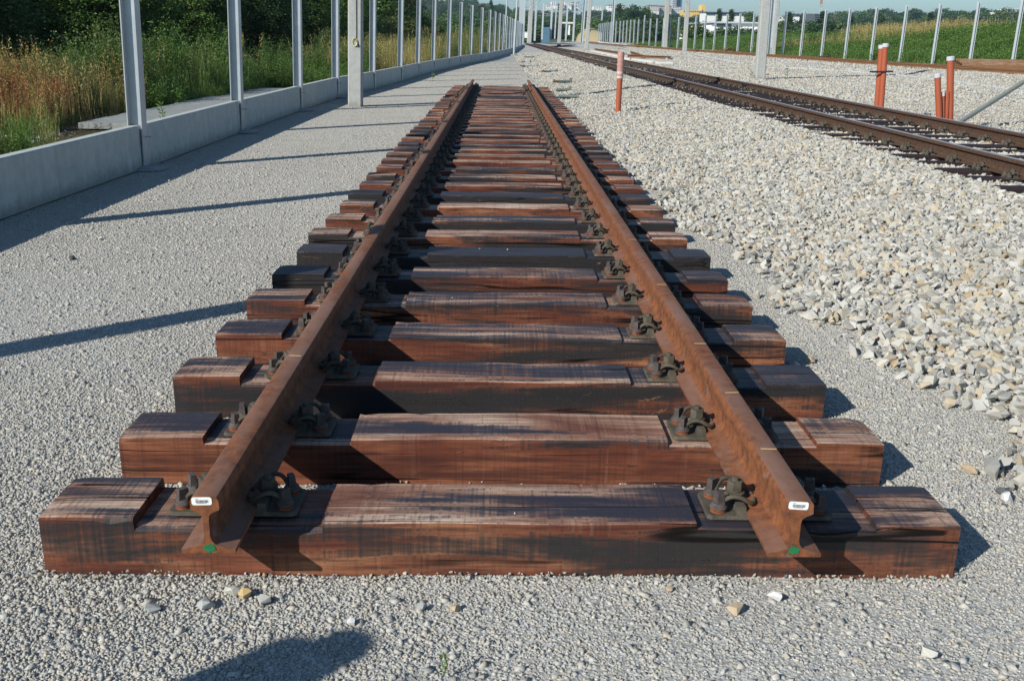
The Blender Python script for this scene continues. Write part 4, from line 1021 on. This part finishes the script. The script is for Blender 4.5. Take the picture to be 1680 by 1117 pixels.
# weeds
def weed_mesh(kind, seed):
    r = np.random.default_rng(seed); C = []; T = []; B = []; mi = []
    ns = {'dock': 9, 'herb': 14, 'grass': 46, 'turf': 60, 'bush': 22}[kind]
    for s in range(ns):
        a = r.uniform(0, 6.28); lean = r.uniform(.02, .28); H = {'dock': r.uniform(.65, 1.15), 'herb': r.uniform(.35, .75), 'grass': r.uniform(.4, .95), 'turf': r.uniform(.2, .5), 'bush': r.uniform(.7, 1.3)}[kind]
        b = np.array([r.normal(0, .12), r.normal(0, .12), 0]); dv = np.array([math.cos(a)*lean, math.sin(a)*lean, 1.0]); dv /= np.linalg.norm(dv)
        side = unit(np.array([r.normal(), r.normal(), 0.0])+1e-3)
        if kind in ('grass', 'turf'):
            for q in range(3):
                c = b+dv*H*(q+.5)/3+np.array([math.cos(a), math.sin(a), 0])*.06*(q**1.6)*H; C.append(c); T.append(dv*H/5.2); B.append(side*(.006 if kind == 'grass' else .008)*(1-.25*q)); mi.append(0)
            if kind == 'grass' and s % 3 == 0:
                for q in range(6): C.append(b+dv*H*(1.0+.04*q)+r.normal(size=3)*.012+np.array([math.cos(a), math.sin(a), 0])*.15*H); T.append(unit(r.normal(size=3)+dv*2)*.03); B.append(side*.006); mi.append(0)
            continue
        C.append(b+dv*H*.5); T.append(dv*H*.5); B.append(side*.005); mi.append(1 if kind == 'dock' else 0)
        nl = {'dock': 85, 'herb': 40, 'bush': 75}[kind]
        for q in range(nl):
            f = r.uniform(.12, 1) if kind != 'dock' else r.uniform(.15, 1.0)**.8
            br = r.normal(size=3)*np.array([1, 1, .5])*(.045 if kind == 'dock' else .09)*(1.15-f*.8); c = b+dv*H*f+br
            if kind == 'dock':
                green = f < .42 and r.random() < .55; L = .035 if green else .016; C.append(c); T.append(unit(r.normal(size=3)+dv)*L); B.append(unit(r.normal(size=3))*L*.45); mi.append(2 if green else 0)
            else: L = .030 if kind == 'herb' else .026; C.append(c); T.append(unit(r.normal(size=3)+br*8+dv*.5)*L); B.append(unit(r.normal(size=3))*L*.4); mi.append(0)
    return np.array(C), np.array(T), np.array(B), mi
def wm(kind, seed, mats): C, T, B, mi = weed_mesh(kind, seed); return quads_mesh('weed', C, T, B, mats, mi)
WC = src_collection('weed', [wm('dock', 1, ('dock_red', 'dock_tan', 'herb_green')), wm('dock', 2, ('dock_tan', 'dock_tan', 'herb_green')), wm('dock', 3, ('dock_tan', 'dock_red', 'leaf_olive')),
                            wm('herb', 4, ('herb_green',)), wm('herb', 5, ('leaf_green',)), wm('grass', 6, ('dry_grass',)), wm('grass', 7, ('grass_blade',)), wm('bush', 8, ('leaf_olive',)), wm('bush', 9, ('leaf_green',))])
wp = []; wi = []; ws = []
def put(n, xf, y0, y1, kinds, smin=.8, smax=1.2, dx=(0, 3)):
    for _ in range(n):
        y = random.uniform(y0, y1); x = xf(y)-random.uniform(*dx); wp.append((x, y, .08)); wi.append(random.choice(kinds)); q = .5+.5*math.sin(x*1.7+y*.9)*math.sin(y*1.3-x*.6+1); ws.append(random.uniform(smin, smax)*(.62+.62*q))
wx_ = lambda y: float(wall_x(y))
put(230, wx_, 9.6, 14.0, (0, 1, 1, 2, 5), .55, .80, (2.1, 5.2)); put(150, wx_, 13.6, 15.2, (0, 0, 0, 2, 0), .75, 1.15, (2.3, 4.2)); put(150, wx_, 14.6, 17.6, (1, 2, 5, 1, 7), .6, 1.0, (2.2, 4.6))
put(110, wx_, 8, 12, (3, 6, 5), .4, .7, (1.2, 3.2)); put(120, wx_, 12, 18, (3, 4, 8), .6, .9, (5, 8)); put(260, wx_, 17.2, 25, (7, 8, 8, 3, 4, 4, 2), .65, 1.2, (2.2, 5.0)); put(220, wx_, 18, 26, (3, 3, 4, 6), .7, 1.05, (1.9, 2.9))
put(340, wx_, 25, 34, (8, 3, 4, 3, 4), .5, .95, (.5, 4.0)); put(90, wx_, 20, 24, (3, 6), .4, .7, (1.7, 2.0))
put(400, wx_, 33, 52, (5, 5, 7, 6, 1, 5), .8, 1.2, (.5, 3.6)); put(350, wx_, 50, 80, (5, 6, 5, 6, 7), 1.0, 1.5, (.6, 9)); put(500, wx_, 60, 170, (5, 6, 7, 8), 1.2, 2.2, (1, 30))
n = len(wp); wr = np.zeros((n, 3)); wr[:, 2] = rng.uniform(0, 6.28, n); wr[:, 0] = rng.normal(0, .06, n)
scatter('weeds', np.array(wp), wr, np.array(ws)[:, None]*np.ones((n, 3)), np.array(wi), WC)
# grass on the embankment
GC = src_collection('grass_tuft', [wm('turf', 20, ('grass_blade',)), wm('turf', 21, ('grass_blade',)), wm('grass', 22, ('dry_grass',)), wm('herb', 23, ('herb_green',))])
gp = []; gi = []; gs = []
for _ in range(26000):
    y = 44+(150-44)*random.random()**1.25; tt = random.uniform(-.6, 9.5); gp.append((float(fence_x(y))+1.0+tt, y, float(bank_z(tt, y))-.06))
    dry = math.sin(y*.21+tt*.9)+math.sin(y*.07+2)*.7+random.uniform(-.6, .6)
    gi.append(2 if (dry > 2.0 or (tt > 5.6 and 70 < y < 88 and random.random() < .3)) else random.choice((0, 0, 1, 1, 3))); gs.append(random.uniform(.8, 1.6))
n = len(gp); gr = np.zeros((n, 3)); gr[:, 2] = rng.uniform(0, 6.28, n)
scatter('embankment_grass', np.array(gp), gr, np.array(gs)[:, None]*np.array([1.6, 1.6, 1.0]), np.array(gi), GC)
# small single plants
def plant(u, v, h, label, seed, mat='herb_green', z=.01):
    x, y = at_z(u, v, z); r = np.random.default_rng(seed); C = []; T = []; B = []; n = 26
    for q in range(n):
        f = r.uniform(.1, 1); a = r.uniform(0, 6.28); L = h*.17*r.uniform(.6, 1.2); dv = np.array([math.cos(a), math.sin(a), .5]); dv /= np.linalg.norm(dv)
        C.append(np.array([0, 0, h*f])+dv*L*.8); T.append(dv*L*.7); B.append(unit(np.cross(dv, r.normal(size=3)))*L*.2)
    t = empty('weed_plant', (x, y, z)); tag(t, label, 'plant'); link('leaves', quads_mesh('leaves', np.array(C), np.array(T), np.array(B), (mat,)), t); MB().tube([(0, 0, 0), (.01, 0, h*.5), (0, .01, h)], .0018+h*.006, 5).build('stem', mat, t)
plant(727, 1108, .06, 'tiny green seedling in the gravel at the bottom edge', 1); plant(427, 200, .42, 'pale green weed growing against the low wall right of its second steel post', 2)
plant(1290, 135, .5, 'green weed beside the foot of the thick mast behind the track', 3); plant(1232, 134, .35, 'brown dry weed at the left of the foot of the thick mast', 4, 'dock_tan'); plant(1258, 136, .3, 'brown dry weed right at the foot of the thick mast', 6, 'dock_red')
plant(710, 136, .35, 'thin pale weed on the gravel near the far part of the low wall', 5); plant(267, 206, .32, 'slender weed on the cover slabs behind the low wall', 8, z=.17)

# ------------------------------------------------------------------ far trees, wood and town
def dist_tree_mesh(k, mats, shape='round'):
    rr = random.Random(40+k); lobes = []
    if shape == 'poplar':
        for q in range(6): lobes.append((rr.uniform(-.3, .3), rr.uniform(-.3, .3), 1.5+q*1.5, 1.1*(1-.1*q), 1.1*(1-.1*q), 1.4))
    else:
        for q in range(7):
            a = rr.uniform(0, 6.28); lobes.append((math.cos(a)*2.2, math.sin(a)*2.2, rr.uniform(1.5, 7), 2.0, 2.0, 1.7))
        lobes.append((0, 0, 4.5, 2.8, 2.8, 4))
    return leaf_cloud('crown', 40+k, lobes, 260, 8, .75, .5, mats)
far_meshes = [dist_tree_mesh(0, ('leaf_green',)), dist_tree_mesh(1, ('leaf_dark',)), dist_tree_mesh(2, ('leaf_olive',)), dist_tree_mesh(3, ('leaf_dark',), 'poplar')]
FC = src_collection('far_tree', far_meshes)
fp = []; fi = []; fs = []
def ftree(x, y, s, kinds=(0, 0, 1, 1, 2)): fp.append((x, y, float(far_z(np.array(x), np.array(y))) if y > 215 else .0)); fi.append(random.choice(kinds)); fs.append(s)
for _ in range(1500):      # band of wood in the middle distance
    y = random.uniform(270, 520); u = random.uniform(700, 1700); x = (u-821)/1667*y
    dens = 1.0 if u > 1240 else .8
    if u < 860 and y < 330: continue
    if 880 < u < 960 and y < 420: continue
    if 1110 < u < 1262 and y < 400: continue
    if random.random() < dens: ftree(x, y, random.uniform(.55, 1.0))
for _ in range(1700):     # wooded hills
    y = random.uniform(520, 1350); u = random.uniform(640, 1720); x = (u-821)/1667*y
    if math.sin(x*.018)+math.sin(y*.013+2) > .5 and u < 1000: continue
    ftree(x, y, random.uniform(.6, 1.3)*(.88+.35*math.sin(x*.02+y*.004)*math.sin(x*.047+1)), (0, 1, 1, 2))
for _ in range(60): y = random.uniform(150, 215); x = random.uniform(27, 70); fp.append((x, y, 0)); fi.append(random.choice((0, 1, 2))); fs.append(random.uniform(.25, .5))
for _ in range(90): y = random.uniform(170, 300); u = random.uniform(650, 800); x = (u-821)/1667*y; fp.append((x, y, -.5)); fi.append(random.choice((0, 1, 2))); fs.append(random.uniform(.3, .6))
n = len(fp); fr = np.zeros((n, 3)); fr[:, 2] = rng.uniform(0, 6.28, n); fsn = np.array(fs)
scatter('distant_woodland', np.array(fp), fr, np.stack([fsn*rng.uniform(.9, 1.4, n), fsn*rng.uniform(.9, 1.4, n), fsn], 1), np.array(fi), FC)
# trees one can tell apart
def lone(u, vtop, vbase, Y, k, label, widen=1.0, name='distant_tree'):
    x, zt = at_y(u, vtop, Y); zb = at_y(u, vbase, Y)[1]; H = zt-zb; t = empty(name, (x, Y, zb)); tag(t, label, 'tree'); c = link('crown', far_meshes[k], t); hh = 10.5 if k == 3 else 9.0
    c.scale = (H/hh*widen, H/hh*widen, H/hh); tr = MB().cyl((0, 0, 0), (0, 0, H*.5), .3*H/9, .15*H/9, 8).build('trunk', 'bark', t)
lone(1017, 6, 42, 340, 3, 'tall narrow tree standing left of the cluster on the skyline', 1.2); lone(1040, 6, 42, 340, 1, 'broad dark tree in the skyline cluster left of the pink buildings', .9); lone(1056, 8, 42, 345, 0, 'rounded tree at the right of the skyline cluster', .8); lone(1029, 11, 42, 335, 1, 'dark tree between the narrow and the broad skyline tree', .8)
lone(1181, 14, 42, 300, 3, 'dark poplar in front of the long white building, left of its twin', 1.2); lone(1201, 15, 42, 300, 3, 'dark poplar in front of the long white building, right of its twin', 1.3); lone(1228, 17, 42, 310, 0, 'rounded light green tree at the right end of the long white building', .9)
lone(1296, 19, 50, 260, 3, 'slim dark tree rising behind the first right-hand posts', 1.6); lone(1352, 18, 46, 280, 3, 'tall dark tree just right of the red and white mast', 1.8); lone(1397, 24, 46, 300, 3, 'slim dark tree on the skyline above the embankment', 1.5); lone(1528, 20, 42, 300, 3, 'tall dark tree on the skyline left of the pink and white apartment block', 1.8); lone(1541, 22, 40, 310, 1, 'dark tree next to the tall one left of the pink and white block', .7)
lone(1445, 21, 44, 320, 1, 'rounded dark tree on the skyline above the strapped pipes', .9); lone(1675, 28, 45, 150, 0, 'light green tree at the right edge behind the embankment', .8)
lone(806, 0, 24, 500, 3, 'dark conifer rising over the hill at the far left of the sky', 1.0)
lone(1230, 45, 78, 190, 1, 'dark purple leaved bush in front of the white hall', 1.2, 'dark_bush'); lone(1213, 52, 80, 180, 0, 'green bush left of the dark one before the white hall', 1.3, 'green_bush'); lone(1180, 48, 80, 185, 0, 'rounded green bush below the roof of the white hall', 1.3, 'green_bush'); lone(1160, 55, 80, 190, 2, 'olive bush at the left before the white hall', 1.2, 'green_bush'); lone(1195, 62, 82, 175, 1, 'low dark bush in front of the stairs of the white hall', 1.2, 'dark_bush')
for k, (u, vt, vb, Y) in enumerate(((722, 12, 95, 70), (741, 62, 90, 78), (700, 20, 100, 62))):
    x, zt = at_y(u, vt, Y); tree(x-1.5, Y, 0, zt*1.0, 2.2, 'mid', k, ['dark tree at the end of the wood, right side of its edge', 'low shrub in the meadow left of the far posts', 'dense dark tree closing the wood edge at its far end'][k])

def building(u0, u1, vt, vb, Y, mat, label, depth=14, floors=0, cols=0, roof=None, name='apartment_block', rh=.25, band=False):
    xa, zt = at_y(u0, vt, Y); xb, _ = at_y(u1, vt, Y); zb = at_y((u0+u1)/2, vb, Y)[1]; W = xb-xa; H = zt-zb
    t = empty(name, ((xa+xb)/2, Y, zb-3)); tag(t, label, 'building'); MB().box((0, depth/2, (H+3)/2), (W, depth, H+3)).build('wall', mat, t)
    if floors:
        me = MB().box((0, 0, 0), (W/cols*.5, .3, H/floors*.42)).mesh('window', 'window_glass'); mb2 = None
        for f in range(floors):
            if band: MB().box((0, -.12, 0), (W*.94, .3, H/floors*.36)).build('window', 'window_glass', t, (0, 0, 3+H*(f+.55)/floors)); continue
            for c in range(cols): link('window', me, t, (-W/2+W*(c+.5)/cols, -.1, 3+H*(f+.55)/floors))
    if roof:
        mb = MB(); h = H*rh; V = [(-W/2-.4, -.4, 0), (W/2+.4, -.4, 0), (W/2+.4, depth+.4, 0), (-W/2-.4, depth+.4, 0), (-W/2+.4, depth/2, h), (W/2-.4, depth/2, h)]
        mb._add(V, [(0, 1, 5, 4), (2, 3, 4, 5), (1, 2, 5), (3, 0, 4), (3, 2, 1, 0)]); mb.build('roof', roof, t, (0, 0, H+3.01))
building(720, 731, -8, 12, 900, 'white_wall', 'white balconied tower block just right of the wood edge', floors=7, cols=3, name='tower_block')
building(786, 791, 9, 13, 950, 'white_wall', 'small white house with red roof on the left hill', floors=1, cols=2, roof='red_tile', name='house', rh=.6)
building(773, 780, 16, 19, 800, 'pink_wall', 'low red roofed house in the fields of the left hill', roof='red_tile', name='house', rh=.5)
building(760, 772, 6, 10, 980, 'pink_wall', 'red roofed houses strung along the left hilltop', roof='red_tile', name='house', rh=.5)
building(736, 770, 49.5, 53.5, 330, 'white_wall', 'long flat white building beyond the meadow between the left posts', name='shed', depth=10)
building(800, 812, 53, 58, 340, 'white_wall', 'small white sheds beyond the meadow near the far posts', name='shed', depth=6)
for k, (u0, u1, vt, vb, mt, fl, cl, rf, lb) in enumerate(((905, 915, 3, 10, 'white_wall', 4, 3, None, 'leftmost white block of the hilltop town'), (916, 926, 6, 12, 'creme_wall', 3, 3, None, 'cream block beside the leftmost of the hilltop town'), (927, 938, 4, 11, 'white_wall', 4, 4, None, 'white block in the middle of the hilltop town'),
        (939, 950, 5, 12, 'white_wall', 4, 4, 'red_tile', 'white block with red roof in the hilltop town'), (897, 904, 9, 12, 'creme_wall', 2, 2, None, 'low cream building at the left end of the hilltop town'), (974, 989, 11, 15, 'white_wall', 2, 4, None, 'low white buildings right of the paired masts'), (998, 1008, 9, 14, 'white_wall', 2, 3, 'red_tile', 'white building with red roof left of the skyline trees'),
        (1006, 1026, 9, 13, 'pink_wall', 2, 4, 'red_tile', 'pink building behind the skyline trees'), (1064, 1082, 10, 19, 'creme_wall', 4, 6, 'red_tile', 'large pink cream block left of the blue tower'), (1083, 1102, 11, 20, 'pink_wall', 4, 6, 'red_tile', 'pink block directly before the blue tower'), (1103, 1118, 12, 20, 'creme_wall', 3, 5, None, 'grey cream block at the foot of the blue tower'),
        (1062, 1070, 18, 21, 'white_wall', 1, 2, 'red_tile', 'small white house with red roof below the pink cream block'))):
    building(u0, u1, vt, vb, 900+12*k, mt, lb, depth=20, floors=fl, cols=cl, roof=rf, rh=.22, name='apartment_block' if fl > 1 else 'house')
building(1104.5, 1111, -12, 16, 1200, 'grey_plastic', 'pale slab attached to the left of the blue glass tower', name='tower_block', floors=10, cols=1, band=True); building(1111.3, 1120, -14, 16, 1205, 'tower_glass', 'tall blue glass tower on the skyline', name='tower_block', floors=12, cols=1, band=True)
building(1121, 1154, 17, 22, 820, 'yellow_wall', 'long low yellow building right of the blue tower', name='yellow_building', floors=1, cols=9); building(1152, 1157.5, 8, 18, 820, 'yellow_wall', 'yellow stair tower at the right end of the yellow building', name='yellow_tower')
building(1157, 1227, 22, 26.5, 520, 'white_wall', 'long white office building with dark flat roof on the skyline', name='office_building', floors=2, cols=1, band=True); 
xa, za = at_y(1157, 20.5, 519); xb, _ = at_y(1222, 20.5, 519)
o = MB().box((0, 0, 0), (xb-xa, 16, .5)).build('flat_roof', 'dark_roof', None, ((xa+xb)/2, 527, za)); tag(o, 'dark roof slab over the long white office building', 'roof')
# white hall
xa, zt = at_y(1163, 38, 230); xb, _ = at_y(1255, 42, 230); zb = at_y(1200, 66, 230)[1]
t = empty('white_hall', (xa, 230, zb)); tag(t, 'large white industrial hall behind the right-hand posts', 'industrial hall'); W = xb-xa; Hh = zt-zb
mb = MB(); mb._add([(0, 0, 0), (W, 0, -.5), (W, 0, Hh), (W*.12, 0, Hh*1.02), (0, 0, Hh*.78), (0, 25, 0), (W, 25, 0), (W, 25, Hh), (W*.12, 25, Hh*1.02), (0, 25, Hh*.78)], [(0, 1, 2, 3, 4), (9, 8, 7, 6, 5), (0, 4, 9, 5), (4, 3, 8, 9), (3, 2, 7, 8), (2, 1, 6, 7)]); mb.build('wall', 'white_wall', t)
MB().box((W*.27, -.05, Hh*.86), (W*.26, .3, Hh*.16)).build('window', 'window_glass', t); MB().box((W*.30, -.2, Hh*.20), (W*.16, .5, .25), Matrix.Rotation(R(28), 3, 'Y')).build('stair', 'dark_roof', t); MB().box((W*.5, 12, Hh+.15), (W, 25.6, .3)).build('roof', 'grey_plastic', t)
building(1125, 1151, 53, 72, 240, 'white_wall', 'white wall-like shed left of the white hall', name='shed', depth=8)
building(1281, 1301, 41.5, 50, 300, 'white_wall', 'small white house behind the embankment, left of its neighbour', name='house', depth=8, floors=1, cols=3); building(1318, 1332, 41, 50, 300, 'white_wall', 'small white house behind the embankment, right of its neighbour', name='house', depth=8, roof='grey_plastic', rh=.15)
building(1277, 1295, 28, 32, 520, 'creme_wall', 'pale house on the skyline left of the slim dark tree', name='house', floors=1, cols=3); building(1302, 1312, 27, 33, 540, 'white_wall', 'white house on the skyline right of the slim dark tree', name='house', roof='dark_roof', rh=.3)
building(1337, 1346, 23, 34, 420, 'dark_roof', 'blue grey lattice house at the foot of the red and white mast', name='control_tower', floors=3, cols=1, band=True)
building(1558, 1566, 19.5, 30, 700, 'white_wall', 'white round ended annex left of the pink and white apartment block', name='apartment_block'); building(1567, 1603, 20.5, 31, 705, 'pink_wall', 'pink and white apartment block on the skyline at right', floors=3, cols=8)
building(1642, 1654, 20, 26, 600, 'white_wall', 'low white building left of the large white block', name='house'); building(1655, 1678, 15, 34, 600, 'white_wall', 'large white multi storey block at the right edge of the skyline', floors=6, cols=1, band=True)
building(890, 902, 45, 63, 265, 'blue_metal', 'plain blue container like building where the tracks vanish', name='blue_building', depth=8)
# white bridge
xa, za = at_y(923, 38, 300); xb, _ = at_y(940, 38, 300); t = empty('white_bridge', ((xa+xb)/2, 300, za)); tag(t, 'small white bridge deck on a pier above the far tracks', 'bridge'); MB().box((0, 0, 0), (xb-xa+1, 4, .45)).build('deck', 'creme_wall', t); MB().box((.4, 0, -1.8), (.4, 3, 3.2)).build('pier', 'white_wall', t)
# red and white lattice mast
x, zt = at_y(1348, 1, 420); zb = at_y(1348, 30, 420)[1]; t = empty('radio_mast', (x, 420, zb)); tag(t, 'slim red and white lattice mast on the skyline', 'radio mast'); Ht = zt-zb; mb = MB(); mr = MB()
for s in (-1, 1): mb.box((s*.45, 0, Ht*.32), (.12, .12, Ht*.64)); mr.box((s*.42, 0, Ht*.82), (.14, .14, Ht*.36))
for k in range(7): (mb if k < 4 else mr).box((0, 0, Ht*(k+.5)/7), (.9, .08, .1))
mr.box((0, 0, Ht*.85), (.9, .12, .5)).box((0, 0, Ht*.97), (.9, .12, .5)); mb.build('lower_section', 'grey_plastic', t); mr.build('upper_section', 'red_tile', t)
x, z = at_y(863, 53, 170); t = empty('signal_box', (x, 170, z-1)); tag(t, 'small white cabinet beside the broad concrete mast', 'cabinet'); MB().box((0, 0, .5), (.5, .4, .9), None, 0, .95).box((0, 0, .98), (.6, .5, .06)).build('cabinet_body', 'white_paint', t)
x, y = at_z(883, 63, -.2) if False else (0, 0)
t = empty('quarry_slope', (0, 0, 0)); tag(t, 'bare sandy slope behind the far right posts', 'slope'); xa, z1 = at_y(960, 46, 250); xb, _ = at_y(985, 46, 250); rk = link('slope_face', rock_mesh(990, 40, 'sand', (1, 1, 1)), t, ((xa+xb)/2, 258, z1-4)); rk.scale = ((xb-xa)*1.9, 16, 9)
t['kind'] = 'structure'

# ------------------------------------------------------------------ haze
g = bpy.data.materials.new('haze'); g.use_nodes = True; N = g.node_tree.nodes; N.clear(); vo = N.new('ShaderNodeVolumePrincipled'); out = N.new('ShaderNodeOutputMaterial'); g.node_tree.links.new(vo.outputs[0], out.inputs['Volume'])
vo.inputs['Density'].default_value = .00022; vo.inputs['Color'].default_value = (.55, .75, 1.0, 1); vo.inputs['Anisotropy'].default_value = .2
me = MB().box((0, 4900, 60), (8200*1.2, 10600, 130)).mesh('haze', g); hz = link('haze', me); hz['kind'] = 'stuff'
